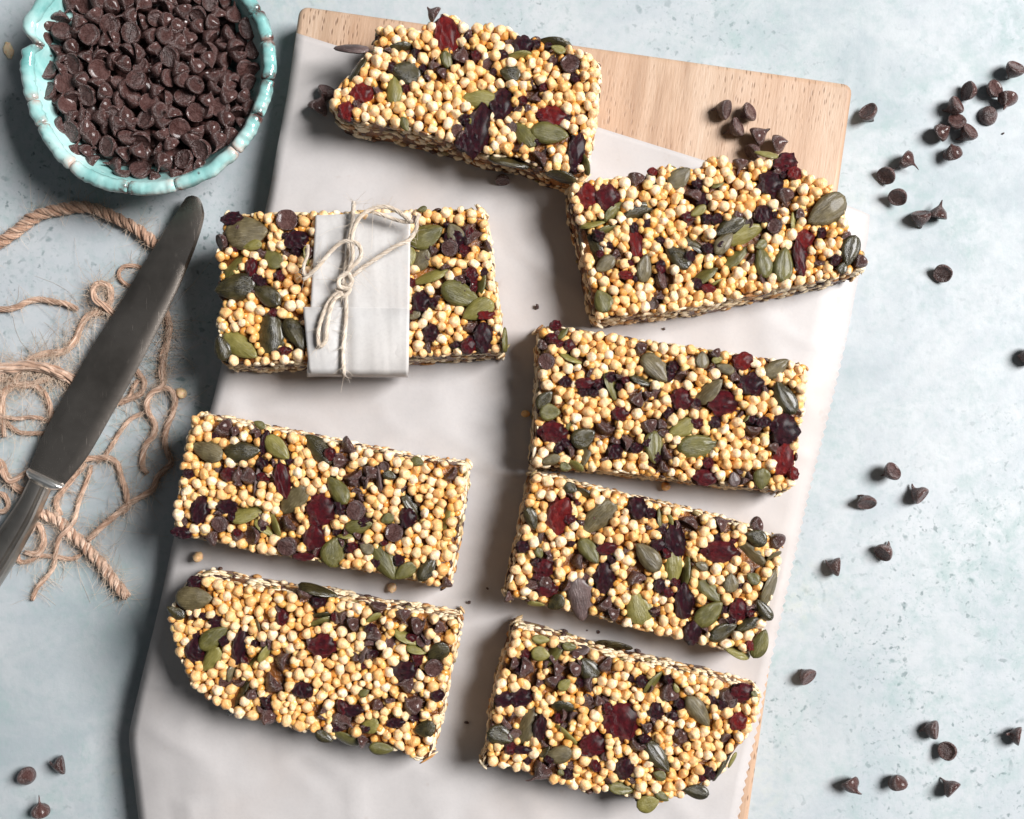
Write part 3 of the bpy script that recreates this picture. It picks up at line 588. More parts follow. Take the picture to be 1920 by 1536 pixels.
for a in [
 (1627, 214, 215, 0, .6, 'lying alone just right of the board corner, thin tip to the lower right'),
 (1899, 133, 290, 2, .8, 'nearest the top right corner, flat base tilted up and stub below'),
 (1818, 172, 182, 1, .25, 'touching tip to tip with its right neighbour, dark base facing left'),
 (1863, 168, 340, 4, 1.6, 'showing a pink brown disc, between two chips near the top right'),
 (1887, 188, 290, 0, -.25, 'with pointed tip downward leaning on a round chip, top right cluster'),
 (1857, 214, None, 1, -1, 'standing on its base with shiny dome up, lowest of the top right cluster'),
 (1790, 200, 330, 2, .7, 'highest of the tight four chip cluster, base facing right'),
 (1793, 230, 270, 4, 1.5, 'in the middle of the tight cluster showing a round ringed base'),
 (1765, 248, 150, 1, -.7, 'leftmost of the tight cluster, dome up'),
 (1815, 250, 315, 2, .8, 'rightmost of the tight cluster, base tilted up right above a dark stub'),
 (1785, 286, 60, 1, -.8, 'alone just below the tight cluster, lumpy dome up'),
 (1700, 302, 215, 5, -.45, 'with a round dome and long thin tail to the lower right'),
 (1664, 327, 135, 5, .5, 'with a long thin tip upward and dark base facing lower left'),
 (1682, 369, 125, 3, .5, 'with its tip curled into a ring, left of the pair below it'),
 (1726, 407, 260, 2, .35, 'left one of a touching pair, flat edge up and stub to the right'),
 (1758, 402, 100, 0, -.2, 'shaped like a teardrop pointing up, right one of a touching pair'),
 (1769, 511, 130, 1, .7, 'all alone level with the wide right bar, dark base facing lower left'),
 (1668, 885, 320, 0, .9, 'with round base up right, highest of the middle right group'),
 (1624, 940, 95, 3, .5, 'with ringed tip above a base facing down, left of the middle right group'),
 (1724, 928, 45, 2, .4, 'with base facing lower right and blunt top, rightmost of the middle group'),
 (1658, 1035, 140, 2, .35, 'with base facing lower left and hooked tip to the upper right'),
 (1565, 1062, 5, 3, .12, 'closest to the serrated paper edge, base facing right'),
 (1513, 1268, 50, 1, .6, 'alone beside the board at the lower right, reddish base facing lower right'),
 (1749, 1368, 0, 2, .45, 'with base facing right, upper one of the lower right pair'),
 (1776, 1407, 190, 2, .8, 'with dark round base up, lower one of the lower right pair'),
 (1905, 1379, 10, 3, .35, 'cut by the right edge of the picture, with hooked tip to the left'),
 (1594, 1470, 240, 2, -.45, 'rounded, with tip to the lower right, leftmost of the bottom three'),
 (1681, 1465, 70, 1, -.5, 'with a deep groove down its dome, middle of the bottom three'),
 (1783, 1477, 45, 0, .4, 'with base facing lower right, rightmost of the bottom three'),
 (1926, 668, 0, 1, .4, 'only peeking in at the middle of the right border'),
 (53, 1456, 200, 1, -.9, 'round, with dome up, left of the three in the lower left corner'),
 (113, 1434, 350, 3, -.3, 'with thick bent tip left, right of three in the lower left corner'),
 (77, 1517, 95, 5, -.5, 'with thin tip upward, at the bottom border on the left')]:
    put_chip(a[0], a[1], a[2], 0.0, a[3], C + a[5], G1, up=a[4] * 1.35 if a[4] > 0 else a[4], rad=.00345)
G2 = 'chocolate chips lying on the bare wood'
for a in [(1358, 205, 20, 2, .5, 'upper left of three on the bare wood, dark and tilted'), (1402, 211, 340, 1, 1.0, 'right one of three on the bare wood, showing a round base'),
          (1380, 240, 340, 0, .8, 'lowest of three on the bare wood, base facing right'), (1420, 256, 150, 2, -.3, 'with pointed top right above the ridge of the curved bar'),
          (1460, 270, 170, 1, -.6, 'lying on the wood above the dark cranberry of the curved bar'), (1413, 284, 140, 4, .2, 'half hidden under the far edge of the curved bar')]:
    put_chip(a[0], a[1], a[2], BT + .0003, a[3], C + a[5], G2, up=a[4], rad=.0034)
G3 = 'chocolate bits on the baking paper'
for a in [(598, 203, 120, 2, -.2, 'lower of two at the left tip of the topmost bar', .0036), (612, 174, 300, 1, .7, 'upper of two at the left tip of the topmost bar', .0034), (942, 335, 90, 4, .3, 'small, tucked under the near side of the topmost bar', .0026)]:
    put_chip(a[0], a[1], a[2], BT + .0012, a[3], C + a[5], G3, up=a[4], rad=a[6])

# ------------------------------------------------------------------ bowl of chips
RZ = .027; BC = W(275, 126, RZ); BC.z = 0
def rim_r(a):                                   # gentle wobble of the hand made rim, with the pinched lip on the left
    d = (a - R(168) + math.pi) % (2 * math.pi) - math.pi
    return 1 + .012 * math.sin(3 * a + 1) + .008 * math.sin(5 * a) - .085 * math.exp(-(d / .055) ** 2) + .03 * math.exp(-((d + .17) / .1) ** 2)
def bowl():
    root = empty('bowl', BC); tag(root, 'turquoise glazed bowl with notched rim, filled with chocolate chips', 'bowl')
    prof = [(.0, .001), (.017, .001), (.019, .0), (.020, .003), (.026, .012), (.0325, .026), (.0385, .042), (.0405, .048), (.0405, .0497), (.0388, .0497), (.0376, .048), (.0362, .042), (.0302, .027), (.024, .014), (.016, .008), (.0, .007)]
    NS = 140; v = []; f = []
    for (r, z) in prof:
        r *= 1.062; z = z * .54 if z < .0495 else z - .0230
        for s in range(NS):
            a = 2 * math.pi * s / NS; k = 1 + (rim_r(a) - 1) * (z / RZ) ** 2; v.append((r * k * math.cos(a), r * k * math.sin(a), z))
    for i in range(len(prof) - 1):
        for s in range(NS): s2 = (s + 1) % NS; f.append((i * NS + s, i * NS + s2, (i + 1) * NS + s2, (i + 1) * NS + s))
    link('body', mesh('body', v, f), root, GLZ)
    nick = [(60, 82), (56, 190), (76, 235), (137, 306), (240, 356), (330, 353), (448, 287), (484, 216), (505, 150), (504, 76), (482, 22)]
    an = [math.atan2(126 - y, x - 275) % (2 * math.pi) for x, y in nick] + [R(50), R(72), R(94), R(116), R(136)]
    an = sorted(an)
    for i in range(len(an)):
        a0 = an[i]; a1 = an[(i + 1) % len(an)] + (2 * math.pi if i == len(an) - 1 else 0)
        a0 += .005; a1 -= .005
        if a1 - a0 < .03: continue
        n = 26; SD = 12; v = []; wear = []
        for k in range(n + 1):
            t = k / n; a = a0 + (a1 - a0) * t; e = min(t, 1 - t) * (a1 - a0); e = min(1, e / .028); q = .80 + .20 * math.sqrt(max(0, 1 - (1 - e) ** 2))
            rc = .0425 * rim_r(a) + .0006 * mnoise.noise(Vector((a * 9, i, 0)))
            for s in range(SD):
                b = 2 * math.pi * s / SD; w, h = .0024 * q, .0022 * q
                x = rc + w * math.cos(b) * (1 if math.cos(b) > 0 else 1.05); z = RZ - .0008 + h * math.sin(b)
                j = .00040 * mnoise.noise(Vector((a * 26, b, i)))
                v.append(((x + j) * math.cos(a), (x + j) * math.sin(a), z + j)); wear.append(max(0, 1 - min(t, 1 - t) * (a1 - a0) / .07) * .9 + (.35 if math.cos(b) > .8 else 0))
        f = [(k * SD + s, (k + 1) * SD + s, (k + 1) * SD + (s + 1) % SD, k * SD + (s + 1) % SD) for k in range(n) for s in range(SD)]
        f += [tuple(range(SD)), tuple(n * SD + s for s in range(SD))[::-1]]
        me = mesh('rim_segment', v, f); at = me.attributes.new('wear', 'FLOAT', 'POINT'); at.data.foreach_set('value', wear)
        link('rim_segment', me, root, GLZ)
    return root
bowl()
def heap():
    CH = W(268, 121, RZ); mb = MB(); LZ = .0208
    RAD = .0394
    for _ in range(560):                                              # the lower chips, one mass seen only through the gaps
        r = RAD * .93 * math.sqrt(random.random()); a = random.uniform(0, 6.283); k = random.randrange(12)
        Mr = axis_rot(Vector((random.gauss(0, 1), random.gauss(0, 1), random.gauss(0, 1))).normalized(), random.uniform(0, 6))
        mb.add(CHIPV[k] @ np.array(Mr).T * .0033 + np.array([CH.x + r * math.cos(a), CH.y + r * math.sin(a), LZ - .0062 + .002 * (1 - (r / RAD) ** 2) + random.uniform(-.0022, .0012)]), [tuple(p.vertices) for p in CHIPS[k].polygons])
    o = mb.build('chocolate_chips', CHOC); tag(o, 'lower layer of dark chocolate chips filling the turquoise bowl', 'chocolate chips', kind='stuff')
    disc = [(615, 135), (505, 200), (360, 465), (490, 540), (840, 580), (1035, 545), (1020, 885), (255, 505), (262, 592), (775, 945), (1420, 260), (345, 170), (410, 360), (395, 735), (770, 455), (470, 12), (1130, 840), (560, 400), (960, 330), (1390, 150), (250, 380), (820, 670), (1000, 715), (740, 190), (600, 880 - 60)]
    used = []
    WAY = ['right', 'lower right', 'down', 'lower left', 'left', 'upper left', 'up', 'upper right']
    def way(dx, dy): return int(((math.degrees(math.atan2(dy, dx)) + 22.5) % 360) // 45)
    def where(x, y):
        dx, dy = x - 278, y - 130; r = math.hypot(dx, dy)
        if r < 62: return 'in the middle of the bowl'
        w = ['right', 'lower right', 'lower', 'lower left', 'left', 'upper left', 'upper', 'upper right'][way(dx, dy)]
        return ('by the %s bowl rim' if r > 165 else 'in the %s part of the bowl' if r > 115 else 'just %s of the bowl middle') % w
    def look(d):
        w = WAY[way(d.x, -d.y)]; o_ = WAY[way(-d.x, d.y)]; z_ = d.normalized().z
        if z_ > .93: return 'chocolate chip with round base flat up, '
        if z_ > .6: return 'chocolate chip with base facing %s, ' % w
        if z_ < -.45: return 'chocolate chip tip up leaning %s, ' % o_
        return 'chocolate chip lying with tip %s, ' % o_
    def place(x, y, d, k, label, rad):
        p = W(x, y, LZ + .003); rr = math.hypot(p.x - CH.x, p.y - CH.y); z = LZ + .0034 * (1 - (rr / RAD) ** 2) + random.uniform(-.0012, .0012)
        Mr = axis_rot(d.normalized(), random.uniform(0, 6)); V = CHIPV[k] @ np.array(Mr).T * rad
        off = (V.max(0) + V.min(0)) / 2
        o = link('chocolate_chip', CHIPS[k], None, CHOC, (p.x - off[0], p.y - off[1], z - off[2] * .6), Mr.to_euler(), (rad,) * 3)
        tag(o, look(d) + where(x, y), 'chocolate chip', 'chocolate chips heaped in the bowl'); used.append((x, y))
    for (x, y) in disc:
        place(x / 3, y / 3, Vector((random.uniform(-.5, .5), random.uniform(-.5, .5), 1)), random.choice([1, 4, 0]), None, .0037)
    tries = 0
    while len(used) < 235 and tries < 9000:
        tries += 1; r = RAD * .99 * math.sqrt(random.random()); a = random.uniform(0, 6.283)
        s = FPX / (CAMH - LZ - .003); x = CX + (CH.x + r * math.cos(a)) * s; y = CY - (CH.y + r * math.sin(a)) * s
        if y < -22: continue
        lim = 24 if tries < 3000 else 20
        if any((x - u) ** 2 + (y - w) ** 2 < (lim + (6 if i < len(disc) else 0)) ** 2 for i, (u, w) in enumerate(used)): continue
        d = Vector((random.gauss(0, 1), random.gauss(0, 1), random.gauss(0, .7)))
        dz = d.normalized().z
        place(x, y, d, random.choice([0, 1, 2, 3, 4, 5, 0, 1, 2, 5, 6, 8, 11]), None, random.uniform(.0030, .0035))
    print('bowl chips', len(used))
heap()

# ------------------------------------------------------------------ knife
def knife():
    KZ = .0052
    def sec(L, Rr, prof):
        a = W(L[0], L[1], KZ); b = W(Rr[0], Rr[1], KZ); m = (a + b) / 2; h = (b - a) / 2
        return [m + h * s + Vector((0, 0, z)) for s, z in prof]
    root = empty('table_knife', W(190, 640, 0)); o0 = root.location
    tag(root, 'worn steel table knife with rounded tip lying across the brown twine', 'knife')
    def loft(name, secs, mat, sub=6, cap=True):
        n = len(secs[0]); Q = np.array([[tuple(p) for p in s] for s in secs])
        cols = [smooth_path(Q[:, k], .004) for k in range(n)] if False else [Q[:, k] for k in range(n)]
        P = np.stack(cols, 1); rows = len(P)
        # Catmull-Rom between the stations, same steps for all columns
        out = []
        E = np.concatenate([[2 * P[0] - P[1]], P, [2 * P[-1] - P[-2]]])
        for i in range(rows - 1):
            for t in np.linspace(0, 1, sub, endpoint=False):
                a, b, c, d = E[i], E[i + 1], E[i + 2], E[i + 3]
                out.append(.5 * (2 * b + (c - a) * t + (2 * a - 5 * b + 4 * c - d) * t * t + (3 * b - a - 3 * c + d) * t ** 3))
        out.append(P[-1]); out = np.array(out); R_ = len(out)
        v = out.reshape(-1, 3) - np.array(o0); f = []
        for i in range(R_ - 1):
            for k in range(n): k2 = (k + 1) % n; f.append((i * n + k, i * n + k2, (i + 1) * n + k2, (i + 1) * n + k))
        f += [tuple(range(n))[::-1], tuple((R_ - 1) * n + k for k in range(n))]
        me = mesh(name, v, f); ob = link(name, me, root, mat)
        md = ob.modifiers.new('e', 'EDGE_SPLIT'); md.split_angle = R(32); return ob
    bp = [(-1, .0), (-.99, .0013), (-.93, .0016), (-.5, .0018), (.0, .00185), (.5, .0018), (.86, .0015), (1, .0007), (.98, .0), (0, -.0001)]
    st = [((360, 369), (366, 369)), ((351, 372), (375, 373)), ((342, 384), (382, 391)), ((334, 397), (383, 412)), ((312, 431), (370, 457)), ((286, 473), (351, 506)), ((260, 514), (331, 551)), ((221, 580), (303, 607)), ((182, 639), (272, 668)),
          ((148, 699), (243, 722)), ((109, 766), (212, 776)), ((80, 822), (184, 826)), ((66, 855), (160, 864)), ((57, 880), (121, 911))]
    loft('blade', [sec(a, b, bp) for a, b in st], STEEL)
    bz = iter((.75, 1.12, 1.28, 1.08, .8))
    fp = [(-1, 0), (-1.02, .0022), (-.8, .0031), (0, .0034), (.8, .0031), (1.02, .0022), (1, 0), (0, -.0002)]
    loft('bolster', [sec(a, b, [(q, z * zk) for q, z in fp]) for zk, (a, b) in zip(bz, [((58, 878), (122, 909)), ((56, 882), (120, 913)), ((56, 888), (114, 916)), ((58, 894), (106, 919)), ((60, 900), (97, 919))])], BRIGHT, 4)
    hp = [(-1, .0), (-1, .0022), (-.92, .0034), (-.82, .0030), (-.62, .0031), (-.5, .0040), (0, .0044), (.34, .0040), (.46, .0030), (.60, .0030), (.72, .0038), (.88, .0034), (1, .0018), (1, 0), (0, -.0002)]
    loft('handle', [sec(a, b, hp) for a, b in [((60, 899), (97, 918)), ((55, 909), (95, 921)), ((41, 937), (84, 946)), ((22, 965), (69, 981)), ((0, 996), (47, 1022)), ((-36, 1046), (16, 1076)), ((-90, 1122), (-34, 1152))]], m_steel('handle steel', (.66, .61, .56), .27, .1), 5)
knife()

# ------------------------------------------------------------------ twine
def Z5(x, y): return (x / 3.84, 340 + y / 3.84)
def Z6(x, y): return (x / 3.49, 700 + y / 3.49)
def Z4(x, y): return (380 + x / 3.2, 350 + y / 3.2)
def frame(P):
    T = np.gradient(P, axis=0); T /= np.linalg.norm(T, axis=1)[:, None] + 1e-12
    up = np.tile([0, 0, 1.], (len(P), 1)); A = np.cross(up, T); A /= np.linalg.norm(A, axis=1)[:, None] + 1e-9; Bv = np.cross(T, A); return T, A, Bv
def yarns(mb, P, Rr, n, yr, turns_per_m, ph=0.0, wild=.15, taper=True, frayed=0.0):
    s = np.r_[0, np.cumsum(np.linalg.norm(np.diff(P, axis=0), axis=1))]; T, A, Bv = frame(P); Ltot = s[-1]; t = s / Ltot
    for k in range(n):
        a = ph + 2 * math.pi * k / n + s * turns_per_m * 2 * math.pi + .5 * np.array([mnoise.noise(Vector((q * 120, k * 3.3, ph))) for q in s])
        rr = Rr * (1 + wild * np.array([mnoise.noise(Vector((q * 160, k * 5.1, 7 + ph))) for q in s]) * 2)
        if frayed: rr = rr * (1 + frayed * np.maximum(0, t - .7) / .3)
        r = np.full(len(P), yr * random.uniform(.85, 1.15))
        if taper: r = r * np.clip(np.minimum(t, 1 - t) * Ltot / .004 + .25, .25, 1)
        Q = P + rr[:, None] * (np.cos(a)[:, None] * A + np.sin(a)[:, None] * Bv)
        tube(mb, Q, r, 5)
def fuzz(mb, P, Rr, n, length, rad=.00007):
    T, A, Bv = frame(P)
    for _ in range(n):
        i = random.randrange(len(P)); a = random.uniform(-.4, 3.5); L_ = length * random.uniform(.4, 1.3) * (2.6 if random.random() < .07 else 1)
        d = math.cos(a) * A[i] + math.sin(a) * Bv[i] * .7 + T[i] * random.uniform(-1.2, 1.2); d /= np.linalg.norm(d)
        c = np.array([random.gauss(0, 1), random.gauss(0, 1), random.gauss(-.2, .5)]) * .55
        p0 = P[i] + d * Rr * .7; Q = [p0 + d * L_ * u + c * L_ * u * u for u in np.linspace(0, 1, 5)]
        Q = np.array(Q); Q[:, 2] = np.clip(Q[:, 2], .0002, .0040) if P[:, 2].max() < .012 else Q[:, 2]; tube(mb, Q, np.linspace(rad, rad * .5, 5), 3, False)
def twine(pts, label, Rr, plies=1, n=6, twist=60, fz=14, zs=None, mat=JUTE, fmat=FIB, name='jute_twine', cat='twine', group='bits of brown jute twine by the knife', z0=0.0, tag_it=True, fl=.004, frayed=0.0, wild=.15, parent=None):
    zs = zs or [0] * len(pts); rad = Rr
    P = smooth_path([tuple(W(x, y, z0 + rad * 1.05 + zz)) for (x, y), zz in zip(pts, zs)], .0007)
    P = P + np.stack([[mnoise.noise(Vector((p[0] * 90, p[1] * 90, 4))) * .0005, mnoise.noise(Vector((p[0] * 90, p[1] * 90, 9))) * .0005, 0] for p in P])
    if parent is None:
        root = empty(name, P[0]); root.location.z = z0; tag(root, label, cat, group)
    else: root = parent
    s = np.r_[0, np.cumsum(np.linalg.norm(np.diff(P, axis=0), axis=1))]; T, A, Bv = frame(P); org = tuple(root.location)
    for p in range(plies):
        mb = MB()
        if plies == 1: yarns(mb, P, Rr * .62, n * 2, Rr * .26, twist, wild=wild, frayed=frayed); yarns(mb, P, Rr * .3, n, Rr * .26, twist * .6, ph=2, wild=.5)
        else:
            a = s * twist * 2 * math.pi + 2 * math.pi * p / plies; Q = P + (Rr * .52) * (np.cos(a)[:, None] * A + np.sin(a)[:, None] * Bv)
            yarns(mb, Q, Rr * .30, n, Rr * .26, twist * 1.6, ph=p, wild=wild, frayed=frayed); yarns(mb, Q, .00001, 1, Rr * .34, 0)
        mb.build('strand' if plies > 1 else 'yarn', mat, root, origin=org)
    if fz:
        mb = MB(); fuzz(mb, P, Rr, int(1.9 * fz * s[-1] / .01), fl); o = mb.build('loose_fibres', fmat, root, origin=org); o['kind'] = 'stuff'
    return root
T5 = lambda s: [Z5(*map(float, q.split())) for q in s.split(',')]
T6 = lambda s: [Z6(*map(float, q.split())) for q in s.split(',')]
T4 = lambda s: [Z4(*map(float, q.split())) for q in s.split(',')]
twine([(-40, 476)] + T5('0 440,70 395,150 335,240 265,370 212,500 192,620 182,730 212,850 268,950 322,1050 392,1110 440,1160 490'), 'thick twisted brown cord arching under the knife blade near the bowl', .0023, plies=3, n=5, twist=75, fz=16)
twine([(-30, 584)] + T5('0 922,110 912,200 872,290 848,400 868,480 890,562 928'), 'short straight strand of brown twine ending between the cord arch and the loops', .0013, n=6, twist=70, fz=12)
twine(T5('1040 640,980 612,900 612,855 655,862 705,900 742,960 760,1020 740'), 'small brown curl of twine peeking out left of the blade', .0009, n=5, twist=40, fz=10)
twine(T5('-60 1560,70 1490,130 1400,220 1290,330 1240,470 1222,540 1150,580 1050,640 965,740 920,800 850,790 760,715 738,672 785,690 850,750 892,830 960'), 'pale frayed strand of twine with a loop beside the blade', .0014, n=8, twist=22, fz=40, fl=.006, zs=[0] * 11 + [.0005, .001, .002, .0028, .003, .001], wild=.35)
twine(T5('-80 1370,0 1350,120 1335,300 1345,420 1385,520 1432,600 1500'), 'wide flattened hank of frayed pale twine at the left border', .0021, n=14, twist=6, fz=45, fl=.007, zs=[.001, .0015, .002, .002, .0015, .0008, 0], wild=.5)
twine(T5('-60 1440,60 1420,160 1470,280 1440,400 1410,500 1425,560 1440'), 'frayed brown strand just below the flattened hank', .0013, n=7, twist=15, fz=30, fl=.006, wild=.4)
twine(T6('30 420,15 290,20 160,60 85,170 68,270 108,320 180,335 250,330 330'), 'round loop of brown twine left of the middle of the blade', .0012, n=6, twist=30, fz=24, zs=[0, .0006, .001, .001, 0, 0, 0, 0, 0], wild=.3)
twine(T6('-40 292,30 288,110 296,220 290,330 312'), 'thin strand crossing below the round loop toward the blade', .0009, n=5, twist=60, fz=18, zs=[.002, .0018, .001, 0, 0])
twine(T6('10 270,40 320,85 362,150 392,270 396,330 400'), 'brown strand sagging under the thin crossing strand', .0010, n=5, twist=60, fz=18)
twine(T6('-30 560,10 600,45 680,110 745,180 775,260 800'), 'pale thick strand at the left border above the knife handle', .0016, n=8, twist=30, fz=26, wild=.3)
twine(T6('-20 900,30 905,60 860,30 800,-20 780'), 'dark piece of twine left of the knife handle at the border', .0012, n=6, twist=40, fz=16)
twine(T6('0 620,60 705,150 660,220 620'), 'short twine piece crossing the pale strand by the bolster', .0011, n=6, twist=40, fz=16, zs=[.002, .0028, .002, 0])
twine(T6('860 -60,905 0,942 60,925 130,860 165,780 200'), 'brown strand bending out on the right side of the blade', .0012, n=7, twist=30, fz=26, wild=.3)
twine(T6('905 40,870 95,850 150,800 185,740 215'), 'short pale strand under the right edge of the blade', .0010, n=6, twist=30, fz=20)
twine([(300, 560), (312, 590), (318, 615), (312, 650), (305, 690), (308, 715)], 'dark fuzzy strand standing in shade right of the blade', .0015, n=8, twist=15, fz=45, fl=.007, wild=.45)
twine(T6('1080 -70,1060 0,1070 60,1060 92,1000 128,962 190,970 260,1010 330,1002 410,955 470,932 540,930 610,965 660'), 'dark wavy brown strand hanging from the fuzzy top of the right hand loop', .0013, n=7, twist=50, fz=22, zs=[0, .0004, .001, .0018, .002, .0018, .001, 0, 0, 0, 0, 0, 0])
twine(T6('1040 95,1115 108,1150 170,1130 260,1092 340,1080 430,1100 520,1122 585,1080 632,1032 690,1000 760,920 812,850 852,760 930,690 985,630 1040,575 1095'), 'long pale strand looping down beside the left bar to the thick braided end', .0013, n=7, twist=45, fz=26, zs=[.0015, .0018, .001] + [0] * 10 + [.0005, .001, .001, .0012])
twine(T6('640 585,690 540,740 462,790 372,850 302,945 258'), 'thin brown strand rising from the knife to the wavy strand', .0010, n=6, twist=60, fz=16)
twine(T6('520 590,570 562,640 555,720 560,770 600,792 680,820 760,835 870,800 920'), 'brown strand curving down right of the lower blade', .0013, n=7, twist=45, fz=20, zs=[.001, .001, .001, .0012, 0, 0, 0, 0, 0])
twine(T6('600 600,590 640,560 720,520 830,490 960,440 1030,390 1080,362 1180,350 1270,290 1350,240 1410,212 1490'), 'long thin pinkish strand trailing to a point over the lower table', .0010, n=6, twist=40, fz=18, zs=[.001, .0005, 0, 0, .001, .0034, .003, .001, 0, 0, 0, 0])
twine(T6('240 900,290 928,380 962,460 1040,540 1112,600 1180,660 1242,720 1322,780 1402,828 1470'), 'thick braided end of brown twine pointing to the lower right', .0022, plies=3, n=5, twist=85, fz=40, fl=.005)
twine(T6('560 590,470 690,390 800,370 860,400 930'), 'pale strand between the bolster and the thin trailing strand', .0012, n=7, twist=25, fz=24, wild=.35)
twine(T6('150 1060,120 1130,130 1230,200 1225,260 1196,380 1205,480 1215,545 1180'), 'thin brown strand rounding below the braided end', .0010, n=6, twist=50, fz=18)
twine(T6('180 1060,240 990,275 1060,280 1130,240 1182,165 1172'), 'small pale hook of twine next to the handle', .0013, n=7, twist=30, fz=24, zs=[0, .001, .0012, .0012, .001, 0], wild=.3)

# ------------------------------------------------------------------ paper band and bow on the wrapped bar
def band():
    root = empty('paper_band', W(675, 550, BARZ)); o0 = np.array(root.location)
    tag(root, 'white paper band wrapped round the tied bar, with a lower overlapping flap', 'paper band')
    def strip(name, L, Rr, dz, drop):
        n = len(L); NC = 40; v = []
        for i in range(n):
            for j in range(NC):
                t = j / (NC - 1); p = np.array(L[i]) * (1 - t) + np.array(Rr[i]) * t
                z = TOPZ + .0029 + dz + .0008 * mnoise.noise(Vector((p[0] * .028, p[1] * .028, dz * 9e3))) - .0007 * math.exp(-((p[0] - 648) / 12) ** 2) + .0003 * max(0, 1 - abs(mnoise.noise(Vector((p[0] * .03, p[1] * .012, 5))) * 3)) ** 3 + drop[i]
                v.append(np.array(W(p[0], p[1], z)) - o0)
        f = [(i * NC + j, (i + 1) * NC + j, (i + 1) * NC + j + 1, i * NC + j + 1) for i in range(n - 1) for j in range(NC - 1)]
        ob = link(name, mesh(name, v, f), root, MPB); md = ob.modifiers.new('t', 'SOLIDIFY'); md.thickness = .00014; return ob
    ya = [396, 397, 400, 420, 460, 500, 540, 580, 620, 650, 680, 696, 702, 703]
    La = [(592 - (y - 396) * .055, y + 4) for y in ya]; Ra = [(770 - (y - 396) * .012, y - 2) for y in ya]
    strip('wrap', La, Ra, 0, [-.0175, -.009, -.0008] + [0] * 8 + [-.001, -.009, -.0175])
    yb = [576, 577, 600, 630, 660, 690, 700, 704, 706]
    Lb = [(568 + (y - 576) * .10, y) for y in yb]; Rb = [(767 - (y - 576) * .02, y + 2) for y in yb]
    strip('flap', Lb, Rb, .0005, [.0004, .0003, 0, 0, 0, -.0001, -.0012, -.009, -.0172])
    return root
band()
def bow():
    z = TOPZ + .0034; root = empty('twine_bow', W(645, 520, z)); tag(root, 'cream twine tied in a loose bow over the paper band', 'twine')
    kw = dict(mat=CREAM, fmat=CREAM, parent=root, z0=z, n=5, twist=110, fz=7, fl=.0025, plies=1)
    r = .00085
    def piece(name, s, zs, rr=r):
        before = set(root.children); twine(T4(s), None, rr, zs=zs, **kw)
        for o in set(root.children) - before:
            if o.name.startswith('yarn'): o.name = name
    piece('cord', '905 95,905 130,892 250,872 400,850 520,848 600,860 700,852 850,845 1000,845 1110,846 1128,846 1130', [-.011, -.001, 0, 0, .0006, .0006, 0, 0, 0, 0, -.007, -.016])
    piece('loop', '860 540,900 420,902 280,950 172,1050 125,1150 138,1240 195,1262 215', [.0012, .003, .005, .006, .006, .0055, .005, .0045])
    piece('loop', '1300 160,1285 200,1282 260,1240 318,1160 355,1100 392,980 470,890 545', [.005, .005, .0045, .004, .0035, .003, .002, .0012])
    piece('loop', '1010 150,1100 180,1190 205,1270 212', [.0045, .004, .004, .004], r * .9)
    piece('loop', '600 560,640 530,700 468,770 382,840 332,925 338,952 385,935 440,870 505', [.0008, .001, .002, .003, .004, .0045, .004, .003, .0018])
    piece('tail', '632 350,625 420,605 480,612 530,650 525', [.0012, .001, .0008, .0008, .001], r * .8)
    piece('loop', '835 625,775 665,722 760,690 880,700 958,738 925,742 840,782 690,840 640', [.0015, .0012, .001, .0008, .0008, .001, .0014, .002, .002])
    piece('knot', '810 560,850 530,890 560,870 610,820 600,820 550,870 525,890 580', [.0006, .0016, .0014, .0018, .0022, .0026, .0026, .0016], r * 1.15)
    piece('knot', '800 610,840 660,880 620,850 580', [.001, .0016, .0016, .001], r)
bow()

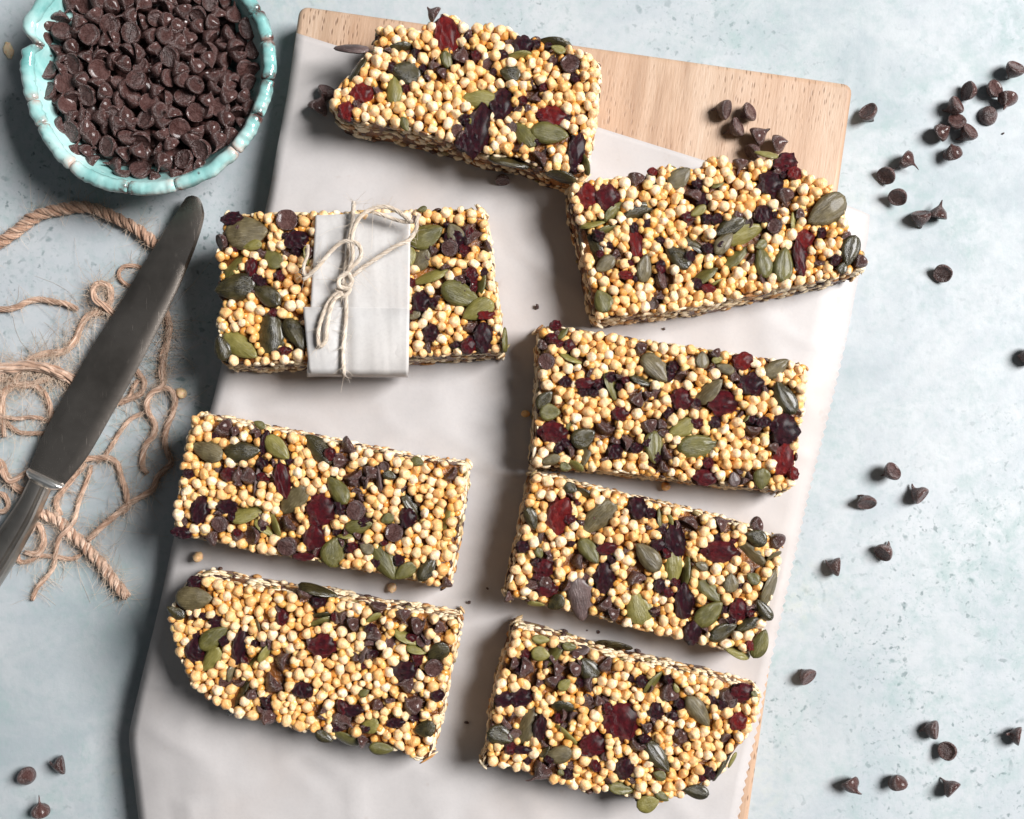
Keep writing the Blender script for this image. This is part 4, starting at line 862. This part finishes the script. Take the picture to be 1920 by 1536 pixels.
# ------------------------------------------------------------------ crumbs and stray bits
def stray_puff(x, y, z0, label, r=.0021):
    o = link('puffed_grain', random.choice(PUFFS), None, PUFF, W(x, y, z0) + Vector((0, 0, r * .85)), (random.random() * 6, random.random() * 6, 0), (r,) * 3); tag(o, label, 'puffed grain', 'stray puffed grains')
stray_puff(343, 738, 0, 'amber puffed grain on the table beside the pale twine loop', .0023)
stray_puff(985, 776, BT + .001, 'puffed grain on the paper left of the cranberry bar', .0016)
stray_puff(1247, 912, BT + .001, 'tiny puffed grain on the paper between two bars of the right column', .0018)
stray_puff(736, 1101, BT + .001, 'puffed grain on the paper between the two lower left bars', .0022)
stray_puff(374, 1044, BT + .001, 'puffed grain at the top left corner of the lower left bar', .0022)
def crumb(x, y, r, label, z0=BT + .001):
    o = link('crumb', random.choice(BERRIES), None, CHOC, W(x, y, z0) + Vector((0, 0, r * .5 + (.0004 if z0 > 0 else 0))), (random.random() * 6, random.random(), random.random() * 6), (r, r * random.uniform(.5, .9), r * .6)); tag(o, label, 'crumb', 'crumbs on the baking paper')
crumb(1007, 576, .0012, 'small brown crumb on the paper left of the curved right bar')
crumb(880, 1129, .0008, 'dark crumb on the paper right of the two lower left bars')
crumb(914, 1103, .0006, 'tiny crumb on the paper in the aisle between the columns')
crumb(1058, 1184, .0016, 'chocolate flake on the paper above the bottom right bar')
crumb(1100, 1181, .0006, 'speck of chocolate right of the flake above the bottom right bar')
crumb(1121, 1184, .0008, 'dark speck above the dark seed in the lower right gap')
crumb(1196, 1220, .0012, 'dark crumb right of the dark seed in the lower right gap')
crumb(875, 1354, .0009, 'small dark crumb on the paper left of the bottom right bar')
crumb(1245, 617, .0006, 'tiny dark speck on the paper under the curved right bar')
o = link('syrup_drip', BERRIES[2], None, PUFF, W(17, 95, 0) + Vector((0, 0, .0004)), (0, 0, .3), (.0019, .0032, .0005)); tag(o, 'small amber smear of syrup on the table left of the bowl', 'syrup drip')
crumb(1880, 251, .0006, 'orange brown speck on the table near the top right chips', 0.0)
a, b = W(1112, 1204, BT + .001), W(1186, 1214, BT + .001); mid = (a + b) / 2
o = link('pumpkin_seed', SEEDS[1], None, SEED['d'], Vector((mid.x, mid.y, BT + .0032)), (1.0, 0, math.atan2(b.y - a.y, b.x - a.x)), ((b - a).length,) * 3)
tag(o, 'dark pumpkin seed lying on the paper between the two lowest right bars', 'pumpkin seed')
